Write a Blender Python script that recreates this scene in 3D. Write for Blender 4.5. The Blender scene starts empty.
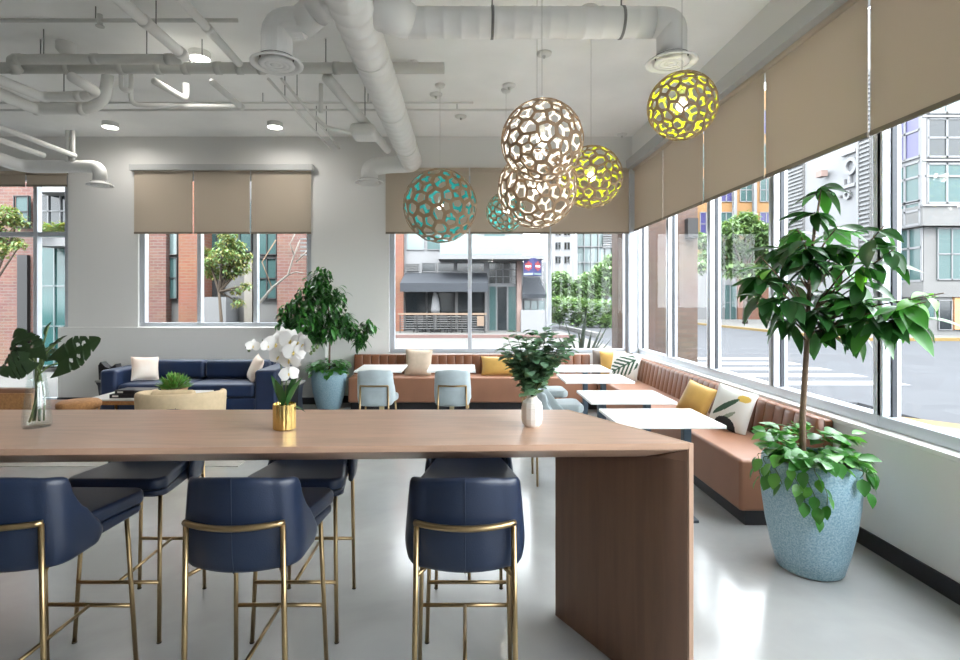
import bpy, bmesh, math, random
from mathutils import Vector, Matrix
random.seed(7)
PI = math.pi
sc = bpy.context.scene
C = sc.collection

# ------------------------------------------------------------------ camera
F, VX, VY, H = 530.0, 465.0, 300.0, 1.58          # focal length (px), vanishing point, eye height
cam = bpy.data.cameras.new('camera'); camo = bpy.data.objects.new('camera', cam); C.objects.link(camo)
camo.location = (0, 0, H); camo.rotation_euler = (PI/2, 0, 0)
cam.sensor_width = 36; cam.sensor_fit = 'HORIZONTAL'; cam.lens = F/960*36
cam.shift_x = (480-VX)/960; cam.shift_y = -(330-VY)/960
cam.clip_start = 0.05; cam.clip_end = 400
sc.camera = camo
def P(x, y, d): return Vector(((x-VX)*d/F, d, H-(y-VY)*d/F))

# ------------------------------------------------------------------ world, sun, exposure
w = bpy.data.worlds.new('sky'); sc.world = w; w.use_nodes = True
bg = w.node_tree.nodes['Background']
bg.inputs[0].default_value = (0.90, 0.95, 1.0, 1); bg.inputs[1].default_value = 4.4
sun = bpy.data.lights.new('sun', 'SUN'); sun.energy = 3.2; sun.angle = math.radians(25); sun.color = (1, .97, .92)
suno = bpy.data.objects.new('sun', sun); C.objects.link(suno); suno.rotation_euler = (math.radians(38), 0, math.radians(-15))
sc.view_settings.view_transform = 'Standard'; sc.view_settings.look = 'None'
sc.view_settings.gamma = 1; sc.view_settings.use_curve_mapping = False
sc.view_settings.exposure = 1.42
LAMP_W = 3.0                                        # watts of one ceiling downlight
try:
    sc.cycles.use_denoising = True; sc.cycles.max_bounces = 10; sc.cycles.diffuse_bounces = 5
    sc.cycles.glossy_bounces = 4; sc.cycles.transparent_max_bounces = 16; sc.cycles.transmission_bounces = 8
    sc.cycles.caustics_reflective = False; sc.cycles.caustics_refractive = False
    sc.cycles.sample_clamp_indirect = 6
except Exception: pass

# ------------------------------------------------------------------ materials
M = {}
def lin(c): return tuple((v/12.92 if v <= .04045 else ((v+.055)/1.055)**2.4) for v in c)
def srgb(r, g, b): return lin((r/255, g/255, b/255))
EXT = .21                                            # outdoor colours darkened below life so the bright sky does not overexpose them
def mat(name, col, rough=.5, metal=0., var=0., vscale=8., bump=0., bscale=60., stretch=None, spec=.5, sheen=0., col2=None, trans=0., coat=0., distort=0.):
    m = bpy.data.materials.new(name); m.use_nodes = True
    nt = m.node_tree; b = nt.nodes['Principled BSDF']
    b.inputs['Base Color'].default_value = (*col, 1); b.inputs['Roughness'].default_value = rough
    b.inputs['Metallic'].default_value = metal; b.inputs['Specular IOR Level'].default_value = spec
    if sheen: b.inputs['Sheen Weight'].default_value = sheen
    if trans: b.inputs['Transmission Weight'].default_value = trans
    if coat: b.inputs['Coat Weight'].default_value = coat; b.inputs['Coat Roughness'].default_value = .15
    tc = None
    def coords(scale):
        nonlocal tc
        if tc is None: tc = nt.nodes.new('ShaderNodeTexCoord')
        mp = nt.nodes.new('ShaderNodeMapping'); mp.inputs['Scale'].default_value = scale
        nt.links.new(tc.outputs['Object'], mp.inputs['Vector']); return mp.outputs['Vector']
    if var or col2:
        n = nt.nodes.new('ShaderNodeTexNoise'); n.inputs['Scale'].default_value = vscale; n.inputs['Detail'].default_value = 6
        n.inputs['Distortion'].default_value = distort
        nt.links.new(coords(stretch or (1, 1, 1)), n.inputs['Vector'])
        r = nt.nodes.new('ShaderNodeValToRGB'); r.color_ramp.elements[0].position = .3; r.color_ramp.elements[1].position = .7
        c2 = col2 or tuple(min(1, v*(1+var)) for v in col)
        c1 = col if col2 else tuple(v*(1-var) for v in col)
        r.color_ramp.elements[0].color = (*c1, 1); r.color_ramp.elements[1].color = (*c2, 1)
        nt.links.new(n.outputs['Fac'], r.inputs['Fac']); nt.links.new(r.outputs['Color'], b.inputs['Base Color'])
    if bump:
        n = nt.nodes.new('ShaderNodeTexNoise'); n.inputs['Scale'].default_value = bscale; n.inputs['Detail'].default_value = 3
        nt.links.new(coords(stretch or (1, 1, 1)), n.inputs['Vector'])
        bp = nt.nodes.new('ShaderNodeBump'); bp.inputs['Strength'].default_value = bump; bp.inputs['Distance'].default_value = .01
        nt.links.new(n.outputs['Fac'], bp.inputs['Height']); nt.links.new(bp.outputs['Normal'], b.inputs['Normal'])
    M[name] = m; return m
def glass(name, tint=(1, 1, 1), refl=.06, rough=0.):
    m = bpy.data.materials.new(name); m.use_nodes = True; nt = m.node_tree
    for n in list(nt.nodes): nt.nodes.remove(n)
    o = nt.nodes.new('ShaderNodeOutputMaterial'); mx = nt.nodes.new('ShaderNodeMixShader')
    t = nt.nodes.new('ShaderNodeBsdfTransparent'); t.inputs[0].default_value = (*tint, 1)
    g = nt.nodes.new('ShaderNodeBsdfGlossy'); g.inputs['Roughness'].default_value = rough
    lw = nt.nodes.new('ShaderNodeLayerWeight'); pw = nt.nodes.new('ShaderNodeMath'); pw.operation = 'POWER'; pw.inputs[1].default_value = 5
    ml = nt.nodes.new('ShaderNodeMath'); ml.operation = 'MULTIPLY_ADD'; ml.inputs[1].default_value = .07; ml.inputs[2].default_value = refl
    nt.links.new(lw.outputs['Facing'], pw.inputs[0]); nt.links.new(pw.outputs[0], ml.inputs[0]); nt.links.new(ml.outputs[0], mx.inputs[0]); nt.links.new(t.outputs[0], mx.inputs[1]); nt.links.new(g.outputs[0], mx.inputs[2])
    nt.links.new(mx.outputs[0], o.inputs[0]); M[name] = m; return m
def emit(name, col, s):
    m = bpy.data.materials.new(name); m.use_nodes = True; b = m.node_tree.nodes['Principled BSDF']
    b.inputs['Base Color'].default_value = (*col, 1); b.inputs['Emission Color'].default_value = (*col, 1); b.inputs['Emission Strength'].default_value = s
    M[name] = m; return m
def brick(name, c1, c2, mortar, scale=1.0):
    m = bpy.data.materials.new(name); m.use_nodes = True; nt = m.node_tree; b = nt.nodes['Principled BSDF']; b.inputs['Roughness'].default_value = .85
    tc = nt.nodes.new('ShaderNodeTexCoord'); sp = nt.nodes.new('ShaderNodeSeparateXYZ'); ad = nt.nodes.new('ShaderNodeMath'); cb = nt.nodes.new('ShaderNodeCombineXYZ')
    nt.links.new(tc.outputs['Object'], sp.inputs[0]); nt.links.new(sp.outputs[0], ad.inputs[0]); nt.links.new(sp.outputs[1], ad.inputs[1])
    nt.links.new(ad.outputs[0], cb.inputs[0]); nt.links.new(sp.outputs[2], cb.inputs[1])
    t = nt.nodes.new('ShaderNodeTexBrick'); nt.links.new(cb.outputs[0], t.inputs['Vector'])
    t.inputs['Color1'].default_value = (*c1, 1); t.inputs['Color2'].default_value = (*c2, 1); t.inputs['Mortar'].default_value = (*mortar, 1)
    t.inputs['Scale'].default_value = scale; t.inputs['Mortar Size'].default_value = .008; t.inputs['Brick Width'].default_value = .22; t.inputs['Row Height'].default_value = .075
    n = nt.nodes.new('ShaderNodeTexNoise'); n.inputs['Scale'].default_value = 1.6; n.inputs['Detail'].default_value = 4
    mx = nt.nodes.new('ShaderNodeMixRGB'); mx.blend_type = 'MULTIPLY'; mx.inputs[0].default_value = .35
    nt.links.new(tc.outputs['Object'], n.inputs['Vector']); nt.links.new(t.outputs['Color'], mx.inputs[1]); nt.links.new(n.outputs['Color'], mx.inputs[2])
    nt.links.new(mx.outputs[0], b.inputs['Base Color']); M[name] = m; return m
def fabric_translucent(name, col, t=.2):
    m = bpy.data.materials.new(name); m.use_nodes = True; nt = m.node_tree
    for n in list(nt.nodes): nt.nodes.remove(n)
    o = nt.nodes.new('ShaderNodeOutputMaterial'); mx = nt.nodes.new('ShaderNodeMixShader'); mx.inputs[0].default_value = t
    d = nt.nodes.new('ShaderNodeBsdfDiffuse'); tr = nt.nodes.new('ShaderNodeBsdfTranslucent'); d.inputs[0].default_value = (*col, 1); tr.inputs[0].default_value = (*col, 1)
    tc = nt.nodes.new('ShaderNodeTexCoord'); wv = nt.nodes.new('ShaderNodeTexNoise'); wv.inputs['Scale'].default_value = 250
    bp = nt.nodes.new('ShaderNodeBump'); bp.inputs['Strength'].default_value = .15; bp.inputs['Distance'].default_value = .003
    nt.links.new(tc.outputs['Object'], wv.inputs['Vector']); nt.links.new(wv.outputs['Fac'], bp.inputs['Height']); nt.links.new(bp.outputs[0], d.inputs['Normal'])
    nt.links.new(d.outputs[0], mx.inputs[1]); nt.links.new(tr.outputs[0], mx.inputs[2]); nt.links.new(mx.outputs[0], o.inputs[0]); M[name] = m; return m

mat('wall', srgb(222, 221, 218), .8, bump=.05, bscale=180)
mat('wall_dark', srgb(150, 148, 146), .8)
mat('ceiling', srgb(242, 242, 239), .85, var=.05, vscale=1.3, bump=.08, bscale=40)
mat('floor', srgb(166, 167, 166), .16, var=.13, vscale=1.7, bump=.015, bscale=9, spec=.55, distort=.5)
mat('pipe', srgb(222, 222, 218), .55)
mat('pipe_grey', srgb(196, 196, 190), .5)
mat('duct', srgb(226, 226, 223), .5, metal=.0, bump=.02, bscale=20)
mat('rod', srgb(120, 120, 118), .5)
mat('dark_line', srgb(70, 70, 70), .6)
mat('black_base', srgb(38, 39, 43), .5)
mat('alu', srgb(192, 197, 204), .32, metal=.25)
mat('alu_dark', srgb(60, 63, 68), .4, metal=.4)
mat('sill', srgb(228, 228, 226), .35)
fabric_translucent('shade', srgb(200, 187, 170), .2)
mat('shade_hem', srgb(126, 116, 102), .8)
mat('cassette', srgb(176, 177, 176), .5)
glass('pane', (.985, .992, .99), .012)
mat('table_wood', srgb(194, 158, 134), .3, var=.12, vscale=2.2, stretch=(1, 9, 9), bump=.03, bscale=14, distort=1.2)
mat('shaded_wood', srgb(124, 92, 72), .42, var=.10, vscale=3.0, stretch=(9, 9, .6), bump=.03, bscale=14, distort=.8)  # same wood as the top, its shade darkened into the colour
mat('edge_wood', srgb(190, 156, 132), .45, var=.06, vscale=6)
mat('navy_leather', srgb(24, 36, 58), .36, var=.10, vscale=5, bump=.06, bscale=220)
mat('navy_seam', srgb(26, 37, 58), .5)
mat('brass', srgb(170, 146, 108), .3, metal=1., var=.04, vscale=10)
mat('brass_cap', srgb(70, 62, 50), .5)
mat('gold', srgb(226, 196, 124), .2, metal=1.)
mat('navy_velvet', srgb(10, 37, 74), .5, var=.25, vscale=2.5, sheen=.12, bump=.03, bscale=90)
mat('tan_leather', srgb(122, 78, 52), .38, var=.10, vscale=3.5, bump=.05, bscale=160)
mat('tan_fabric', srgb(148, 104, 80), .45, var=.07, vscale=4, bump=.03, bscale=160)
mat('white_top', srgb(240, 240, 238), .25, spec=.4)
mat('table_base', srgb(70, 84, 96), .45, metal=.3)
mat('pale_base', srgb(204, 190, 150), .4, metal=.4)
mat('blue_fabric', srgb(166, 179, 183), .8, var=.10, vscale=9, sheen=.4, bump=.06, bscale=300)
mat('beige_pillow', srgb(196, 178, 158), .9, var=.07, vscale=14, bump=.08, bscale=150)
mat('yellow_pillow', srgb(188, 148, 70), .6, var=.12, vscale=6, sheen=.4)
mat('pillow_white', srgb(226, 226, 220), .85)
mat('print_green', srgb(60, 88, 70), .85)
mat('print_black', srgb(40, 44, 48), .85)
mat('print_yellow', srgb(208, 174, 84), .85)
mat('print_sage', srgb(146, 158, 140), .85)
mat('grey_pillow', srgb(120, 110, 102), .9)
mat('blush_pillow', srgb(226, 200, 180), .9, col2=srgb(240, 232, 222), vscale=3)
mat('planter_blue', srgb(108, 148, 168), .5, col2=srgb(172, 198, 208), vscale=110, bump=.25, bscale=70)
mat('soil', srgb(70, 52, 40), .95, var=.3, vscale=40, bump=.6, bscale=60)
mat('bark', srgb(112, 92, 74), .85, var=.2, vscale=20, bump=.3, bscale=50)
def leafmat(name, c, rough=.38, c2=None, tr=.15):
    m = mat(name, c, rough, var=.22 if c2 is None else 0, vscale=7, col2=c2, spec=.5)
    nt = m.node_tree; b = nt.nodes['Principled BSDF']; o = nt.nodes['Material Output']
    mx = nt.nodes.new('ShaderNodeMixShader'); t = nt.nodes.new('ShaderNodeBsdfTranslucent'); t.inputs[0].default_value = (min(1, c[0]*2.2), min(1, c[1]*2.2), c[2]*1.2, 1)
    mx.inputs[0].default_value = tr
    nt.links.new(b.outputs[0], mx.inputs[1]); nt.links.new(t.outputs[0], mx.inputs[2]); nt.links.new(mx.outputs[0], o.inputs[0])
    return m
leafmat('leaf_dark', srgb(42, 86, 42), .28)
leafmat('leaf_mid', srgb(68, 132, 56), .3)
leafmat('leaf_new', srgb(104, 170, 62), .36, tr=.3)
leafmat('leaf_pothos', srgb(58, 118, 48), .3)
leafmat('leaf_pothos2', srgb(92, 152, 66), .32)
leafmat('leaf_monstera', srgb(46, 66, 40), .32)
leafmat('leaf_euca', srgb(92, 130, 98), .55)
leafmat('leaf_euca2', srgb(124, 160, 130), .6)
leafmat('leaf_succ', srgb(122, 150, 84), .5, c2=srgb(80, 120, 60))
leafmat('ext_green', tuple(v*EXT*1.9 for v in srgb(112, 150, 92)), .6, tr=.25)
leafmat('ext_green2', tuple(v*EXT*1.9 for v in srgb(140, 176, 112)), .6, tr=.25)
leafmat('ext_olive', tuple(v*EXT*1.9 for v in srgb(150, 150, 84)), .6, tr=.25)
leafmat('ext_yucca', tuple(v*EXT*1.9 for v in srgb(86, 100, 92)), .5)
mat('petal', srgb(246, 243, 238), .55); mat('petal_lip', srgb(228, 202, 120), .5); mat('stem', srgb(86, 104, 60), .6)
mat('ceramic', srgb(228, 222, 214), .35, var=.03, vscale=30, bump=.12, bscale=28)
mat('terracotta', srgb(196, 160, 128), .7)
mat('beige_chair', srgb(206, 184, 150), .85, var=.06, vscale=20, bump=.1, bscale=160)
mat('wicker', srgb(170, 122, 76), .8, var=.2, vscale=40, bump=.4, bscale=60)
mat('brown_leather', srgb(128, 88, 64), .45, var=.08, vscale=5)
mat('black_obj', srgb(24, 24, 28), .5); mat('dark_side', srgb(44, 48, 60), .45)
mat('side_top', srgb(150, 148, 144), .5)
mat('chrome', srgb(200, 200, 200), .15, metal=1.)
mat('marble', srgb(214, 210, 204), .3, var=.05, vscale=4)
mat('book_black', srgb(24, 26, 30), .4); mat('paper', srgb(225, 222, 214), .8)
mat('rug', srgb(176, 172, 166), .95, var=.08, vscale=25, bump=.2, bscale=150)
mat('lat_wood', srgb(158, 130, 100), .55, var=.10, vscale=14); mat('lat_white', srgb(244, 240, 230), .5)
mat('lat_teal', srgb(0, 158, 158), .5); mat('lat_lime', srgb(198, 214, 20), .5)
mat('cord_white', srgb(200, 200, 196), .6)
emit('bulb', (1, .95, .86), 5.0); emit('lamp', (1, .98, .94), 7.0)
# clear drinking-glass style vase
glass('vase_glass', (.95, .975, .97), .06); mat('water', srgb(196, 214, 206), .05, trans=1.)
def xrgb(r, g, b): return tuple(v*EXT for v in srgb(r, g, b))
# exterior
mat('road', xrgb(140, 143, 149), .95, spec=.05, var=.06, vscale=.8); mat('pavement', xrgb(184, 183, 180), .95, spec=.05, var=.05, vscale=1.2)
mat('kerb_yellow', xrgb(196, 160, 80), .8); mat('kerb_red', xrgb(176, 138, 132), .8); mat('stripe', xrgb(250, 250, 250), .95, spec=.05)
brick('brick_red', xrgb(176, 116, 104), xrgb(198, 140, 124), xrgb(196, 178, 168))
brick('brick_orange', xrgb(202, 118, 84), xrgb(214, 140, 104), xrgb(200, 170, 150))
brick('brick_pillar', xrgb(150, 120, 104), xrgb(170, 138, 120), xrgb(150, 130, 118))
mat('ext_white', xrgb(200, 202, 206), .7, var=.03, vscale=.6); mat('ext_grey', xrgb(172, 172, 172), .8, var=.06, vscale=.7); mat('ext_lgrey', xrgb(188, 190, 194), .7)
mat('ext_dark', xrgb(58, 58, 62), .7); mat('awning', xrgb(72, 80, 92), .85, var=.05, vscale=4); mat('ext_cream', xrgb(214, 208, 196), .8)
mat('glass_teal', xrgb(108, 146, 146), .12, spec=.25, var=.10, vscale=.7); mat('glass_green', xrgb(58, 140, 138), .1, var=.25, vscale=.6); mat('glass_dark', xrgb(52, 62, 68), .1, var=.3, vscale=1.1)
mat('glass_pale', xrgb(180, 206, 208), .15, var=.05, vscale=.6); mat('ext_orange', xrgb(226, 170, 104), .8); mat('ext_pink', xrgb(222, 190, 180), .8)
mat('ext_bark', xrgb(128, 110, 92), .9); mat('sign_blue', xrgb(52, 56, 150), .5); mat('sign_red', xrgb(214, 66, 84), .5); mat('wood_rail', xrgb(196, 166, 140), .7); mat('ext_purple', xrgb(96, 92, 170), .3)

# ------------------------------------------------------------------ mesh helpers
class MB:
    def __init__(s): s.v, s.f, s.mi = [], [], []
    def add(s, vs, fs, mi=0):
        o = len(s.v); s.v += [tuple(v) for v in vs]; s.f += [tuple(i+o for i in f) for f in fs]; s.mi += [mi]*len(fs); return s
    def box(s, x0, x1, y0, y1, z0, z1, mi=0):
        return s.add([(x0, y0, z0), (x1, y0, z0), (x1, y1, z0), (x0, y1, z0), (x0, y0, z1), (x1, y0, z1), (x1, y1, z1), (x0, y1, z1)],
                     [(3, 2, 1, 0), (4, 5, 6, 7), (0, 1, 5, 4), (1, 2, 6, 5), (2, 3, 7, 6), (3, 0, 4, 7)], mi)
    def prism(s, pts, z0, z1, mi=0):                      # polygon (x,y) ccw extruded in z
        n = len(pts); vs = [(x, y, z0) for x, y in pts]+[(x, y, z1) for x, y in pts]
        fs = [tuple(range(n-1, -1, -1)), tuple(range(n, 2*n))]+[(i, (i+1) % n, n+(i+1) % n, n+i) for i in range(n)]
        return s.add(vs, fs, mi)
    def tube(s, pts, r, n=10, caps=True, mi=0):           # r number or list
        pts = [Vector(p) for p in pts]; m = len(pts); rs = r if isinstance(r, (list, tuple)) else [r]*m
        tang = []
        for i in range(m):
            t = (pts[min(i+1, m-1)]-pts[max(i-1, 0)]); tang.append(t.normalized())
        up = Vector((0, 0, 1)) if abs(tang[0].z) < .9 else Vector((1, 0, 0))
        a = tang[0].cross(up).normalized(); vs = []
        for i in range(m):
            a = (a-tang[i]*a.dot(tang[i])).normalized(); b = tang[i].cross(a)
            for k in range(n):
                an = 2*PI*k/n; vs.append(pts[i]+(a*math.cos(an)+b*math.sin(an))*rs[i])
        fs = [(i*n+k, i*n+(k+1) % n, (i+1)*n+(k+1) % n, (i+1)*n+k) for i in range(m-1) for k in range(n)]
        if caps: fs += [tuple(range(n-1, -1, -1)), tuple((m-1)*n+k for k in range(n))]
        return s.add(vs, fs, mi)
    def lathe(s, prof, n=32, cx=0, cy=0, mi=0, caps=True):          # prof [(r,z)] bottom to top
        vs = [(cx+r*math.cos(2*PI*k/n), cy+r*math.sin(2*PI*k/n), z) for r, z in prof for k in range(n)]
        m = len(prof); fs = [(i*n+k, i*n+(k+1) % n, (i+1)*n+(k+1) % n, (i+1)*n+k) for i in range(m-1) for k in range(n)]
        if caps: fs += [tuple(range(n-1, -1, -1)), tuple((m-1)*n+k for k in range(n))]
        return s.add(vs, fs, mi)
    def ball(s, c, r, n=12, m=8, mi=0, sq=(1, 1, 1)):
        vs = []; 
        for i in range(1, m):
            t = PI*i/m
            for k in range(n): vs.append((c[0]+r*sq[0]*math.sin(t)*math.cos(2*PI*k/n), c[1]+r*sq[1]*math.sin(t)*math.sin(2*PI*k/n), c[2]-r*sq[2]*math.cos(t)))
        b = len(vs); vs += [(c[0], c[1], c[2]-r*sq[2]), (c[0], c[1], c[2]+r*sq[2])]
        fs = [(i*n+k, i*n+(k+1) % n, (i+1)*n+(k+1) % n, (i+1)*n+k) for i in range(m-2) for k in range(n)]
        fs += [(b, (k+1) % n, k) for k in range(n)]+[(b+1, (m-2)*n+k, (m-2)*n+(k+1) % n) for k in range(n)]
        return s.add(vs, fs, mi)
    def grid(s, fn, nu, nv, mi=None, closeu=False):       # fn(i,j)->point
        vs = [fn(i, j) for i in range(nu) for j in range(nv)]
        fs = []; ms = []
        for i in range(nu if closeu else nu-1):
            for j in range(nv-1):
                fs.append((i*nv+j, ((i+1) % nu)*nv+j, ((i+1) % nu)*nv+j+1, i*nv+j+1)); ms.append(mi(i, j) if mi else 0)
        o = len(s.mi); s.add(vs, fs); s.mi[o:] = ms; return s
    def leaf(s, base, d, up, L, W, n=5, fold=.25, droop=.3, mi=0, tip=1.6):
        d = Vector(d).normalized(); up = Vector(up); side = d.cross(up)
        if side.length < 1e-3: side = d.cross(Vector((1, .3, 0)))
        side.normalize(); nn = side.cross(d).normalized(); base = Vector(base); vs = []
        for i in range(n+1):
            t = i/n; wd = W*.5*math.sin(PI*t**.86)**.62*(1 if t < .55 else 1-((t-.55)/.45)**2*.45) if 0 < t < 1 else W*.02
            c = base+d*(L*t)-nn*(droop*L*t*t)
            vs += [c-side*wd+nn*(fold*wd), c, c+side*wd+nn*(fold*wd)]
        fs = []
        for i in range(n):
            a = i*3; fs += [(a, a+1, a+4, a+3), (a+1, a+2, a+5, a+4)]
        return s.add(vs, fs, mi)
    def mesh(s, name, mats=None, smooth=False):
        me = bpy.data.meshes.new(name); me.from_pydata(s.v, [], s.f)
        for m in (mats or []): me.materials.append(M[m] if isinstance(m, str) else m)
        if len(mats or []) > 1: me.polygons.foreach_set('material_index', s.mi)
        if smooth: me.polygons.foreach_set('use_smooth', [True]*len(me.polygons))
        me.update(); return me
WL = {}
def wloc(o):
    return WL.get(o.name, Vector((0, 0, 0))) if o else Vector((0, 0, 0))
def tag(o, label=None, cat=None, group=None, kind=None):
    if label: o['label'] = label
    if cat: o['category'] = cat
    if group: o['group'] = group
    if kind: o['kind'] = kind
    return o
def link(name, me, parent=None, loc=None):
    o = bpy.data.objects.new(name, me); C.objects.link(o)
    if loc is not None: o.location = loc
    if parent: o.parent = parent
    return o
def thing(name, label, cat, loc=(0, 0, 0), rz=0, group=None):
    o = bpy.data.objects.new(name, None); C.objects.link(o); o.location = loc; o.rotation_euler.z = rz; o.empty_display_size = .1
    WL[o.name] = Vector(loc); return tag(o, label, cat, group)
def obj(name, mb, mats, parent=None, smooth=False, bevel=0, world=False, subsurf=0, solid=0, origin=None, segs=2):
    """one mesh object; world=True: vertices are world coordinates, moved into the parent's space"""
    if isinstance(mats, str): mats = [mats]
    off = wloc(parent) if world else Vector((0, 0, 0))
    if origin is not None: off = Vector(origin)
    if off.length: mb.v = [(v[0]-off.x, v[1]-off.y, v[2]-off.z) for v in mb.v]
    o = link(name, mb.mesh(name, mats, smooth), parent)
    if origin is not None:
        o.location = Vector(origin)-(wloc(parent) if world else Vector((0, 0, 0)))
    WL[o.name] = wloc(parent) if origin is None else Vector(origin)
    if solid: md = o.modifiers.new('thick', 'SOLIDIFY'); md.thickness = solid; md.offset = 0
    if bevel:
        md = o.modifiers.new('bevel', 'BEVEL'); md.width = bevel; md.segments = segs; md.limit_method = 'ANGLE'; md.angle_limit = math.radians(40)
        o.data.polygons.foreach_set('use_smooth', [True]*len(o.data.polygons))
        wn = o.modifiers.new('normals', 'WEIGHTED_NORMAL'); wn.keep_sharp = False
    if subsurf: md = o.modifiers.new('sub', 'SUBSURF'); md.levels = subsurf; md.render_levels = subsurf
    return o
def struct(name, mb, mats, parent=None, label=None, cat=None, **k):
    o = obj(name, mb, mats, parent, **k)
    if parent is None: tag(o, label, cat, kind='structure')
    return o
def sharing(name, o, parent, loc=(0, 0, 0), rot=None, scale=None):       # another piece using the same mesh data
    c = o.copy(); C.objects.link(c); c.name = name; c.parent = parent; c.location = loc
    if rot: c.rotation_euler = rot
    if scale: c.scale = scale
    return c
def dup(root, loc, rz=0, label=None, group=None):
    r = root.copy(); C.objects.link(r); r.location = loc; r.rotation_euler.z = rz; WL[r.name] = Vector(loc)
    if label: r['label'] = label
    if group: r['group'] = group
    for ch in list(root.children):
        c = ch.copy(); C.objects.link(c); c.parent = r
        for g in list(ch.children):
            d = g.copy(); C.objects.link(d); d.parent = c
    return r
def arc(c, r, a0, a1, n, plane='xz'):
    out = []
    for i in range(n+1):
        a = a0+(a1-a0)*i/n; u, v = r*math.cos(a), r*math.sin(a)
        out.append(Vector(c)+(Vector((u, 0, v)) if plane == 'xz' else Vector((u, v, 0)) if plane == 'xy' else Vector((0, u, v))))
    return out
def bend(pts, r, n=5):                                   # polyline with rounded corners
    pts = [Vector(p) for p in pts]; out = [pts[0]]
    for i in range(1, len(pts)-1):
        a, b, c = pts[i-1], pts[i], pts[i+1]
        u = (a-b); v = (c-b); q = min(r, u.length*.49, v.length*.49); p0 = b+u.normalized()*q; p1 = b+v.normalized()*q
        for k in range(n+1):
            t = k/n; out.append(p0*(1-t)**2+b*2*t*(1-t)+p1*t*t)
    return out+[pts[-1]]

# ================================================================== ROOM SHELL
XR, YB, CZ = 2.573, 8.17, 4.10          # right wall, back wall, ceiling height
XL, YF = -9.4, -3.0                      # the room goes on to the left of and behind the camera
SB, ST = 2.63, 3.55                      # bottom and top of the roller shades
SILL = .764
struct('floor', MB().box(XL, XR+.25, YF, YB+.2, -.12, 0), 'floor', label='polished grey concrete floor with soft mottling', cat='floor')
struct('ceiling', MB().box(XL, XR+.25, YF, YB+.2, CZ, CZ+.2), 'ceiling', label='light grey painted concrete ceiling under the ducts and pipes', cat='ceiling')
WX = [(-7.75, -6.12, 0, 3.5), (-5.04, -2.37, 1.17, 3.5), (-1.17, XR-.02, SILL, 3.5)]   # openings of the back wall x0,x1,z0,z1
b = MB(); x = XL
for x0, x1, z0, z1 in WX:
    b.box(x, x0, YB, YB+.2, 0, CZ); b.box(x0, x1, YB, YB+.2, z1, CZ)
    if z0 > 0: b.box(x0, x1, YB, YB+.2, 0, z0)
    x = x1
b.box(x, XR+.25, YB, YB+.2, SILL, CZ)
struct('wall_back', b, 'wall', label='grey white plaster back wall around the wide windows', cat='wall')
b = MB().box(XR, XR+.25, YF, YB, 0, SILL-.03); b.box(XR, XR+.25, YF, YB, 3.64, CZ)
struct('wall_right', b, 'wall', label='low white wall below the long row of street windows', cat='wall')
struct('wall_left', MB().box(XL-.2, XL, YF, YB+.2, 0, CZ), 'wall_dark', label='mid grey wall at the lounge end of the room', cat='wall')
struct('wall_rear', MB().box(XL-.2, XR+.25, YF-.2, YF, 0, CZ), 'wall_dark', label='grey plaster wall closing the room behind the viewer', cat='wall')
struct('trim_1', MB().box(-6.17, -2.12, 8.03, YB, 0, 1.165), 'wall', label='half height plaster ledge running behind the blue sofa', cat='ledge', bevel=.004)
struct('trim_2', MB().box(XR-.012, XR+.11, YF, YB, SILL-.03, SILL), 'sill', label='glossy white window sill above the leather bench', cat='sill', bevel=.004)
struct('trim_3', MB().box(-1.17, XR, YB-.012, YB+.08, SILL-.03, SILL), 'sill', label='white sill under the wide back window', cat='sill')
struct('baseboard_right', MB().box(XR-.014, XR, YF, YB, 0, .105), 'black_base', label='black baseboard along the street window wall', cat='baseboard')
struct('baseboard_back', MB().box(-6.17, -2.12, 8.016, 8.03, 0, .105).box(-2.119, -1.69, YB-.014, YB, 0, .105), 'black_base', label='black baseboard below the plaster ledge', cat='baseboard')

# windows of the street wall: bays 1.18 m apart
def window_right(n, y0, y1, label):
    X0, X1 = XR+.08, XR+.19
    f = MB().box(X0, X1, y0, y1, SILL, SILL+.075)
    f.box(X0, X1, y0, y1, 3.58, 3.64)
    o = struct('window_%d' % n, f, 'alu', label=label, cat='window', bevel=.003)
    obj('mullion', MB().box(X0-.01, X1, y0-.03, y0+.035, SILL+.076, 3.58), 'alu', o, bevel=.004)
    obj('mullion', MB().box(X0-.01, X1, y1-.045, y1+.0, SILL+.076, 3.58), 'alu', o, bevel=.004)
    obj('gasket', MB().box(X0+.045, X0+.075, y0+.036, y0+.046, SILL+.077, 3.58).box(X0+.045, X0+.075, y1-.056, y1-.046, SILL+.077, 3.58), 'alu_dark', o)
    obj('pane', MB().box(X0+.055, X0+.063, y0+.036, y1-.046, SILL+.076, 3.58), 'pane', o)
    return o
BY = [8.12-1.18*i for i in range(10)]
for i in range(9):
    window_right(i+1, BY[i+1], BY[i], 'aluminium framed street window %s' % (
        ['at the room corner beside the brick pillar', 'next to the corner window, behind the palm print pillow', 'facing the crosswalk and the green street tree', 'behind the tall potted tree', 'to the right of the potted tree, facing the grey office'][i] if i < 5 else 'further along the wall, past the tall potted tree, bay %s' % ('six', 'seven', 'eight', 'nine')[i-5]))
struct('trim_4', MB().box(XR-.06, XR+.19, 8.10, 8.17, 0.765, 3.58), 'alu', label='brushed aluminium corner post where both window walls meet', cat='post', bevel=.006)
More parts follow.
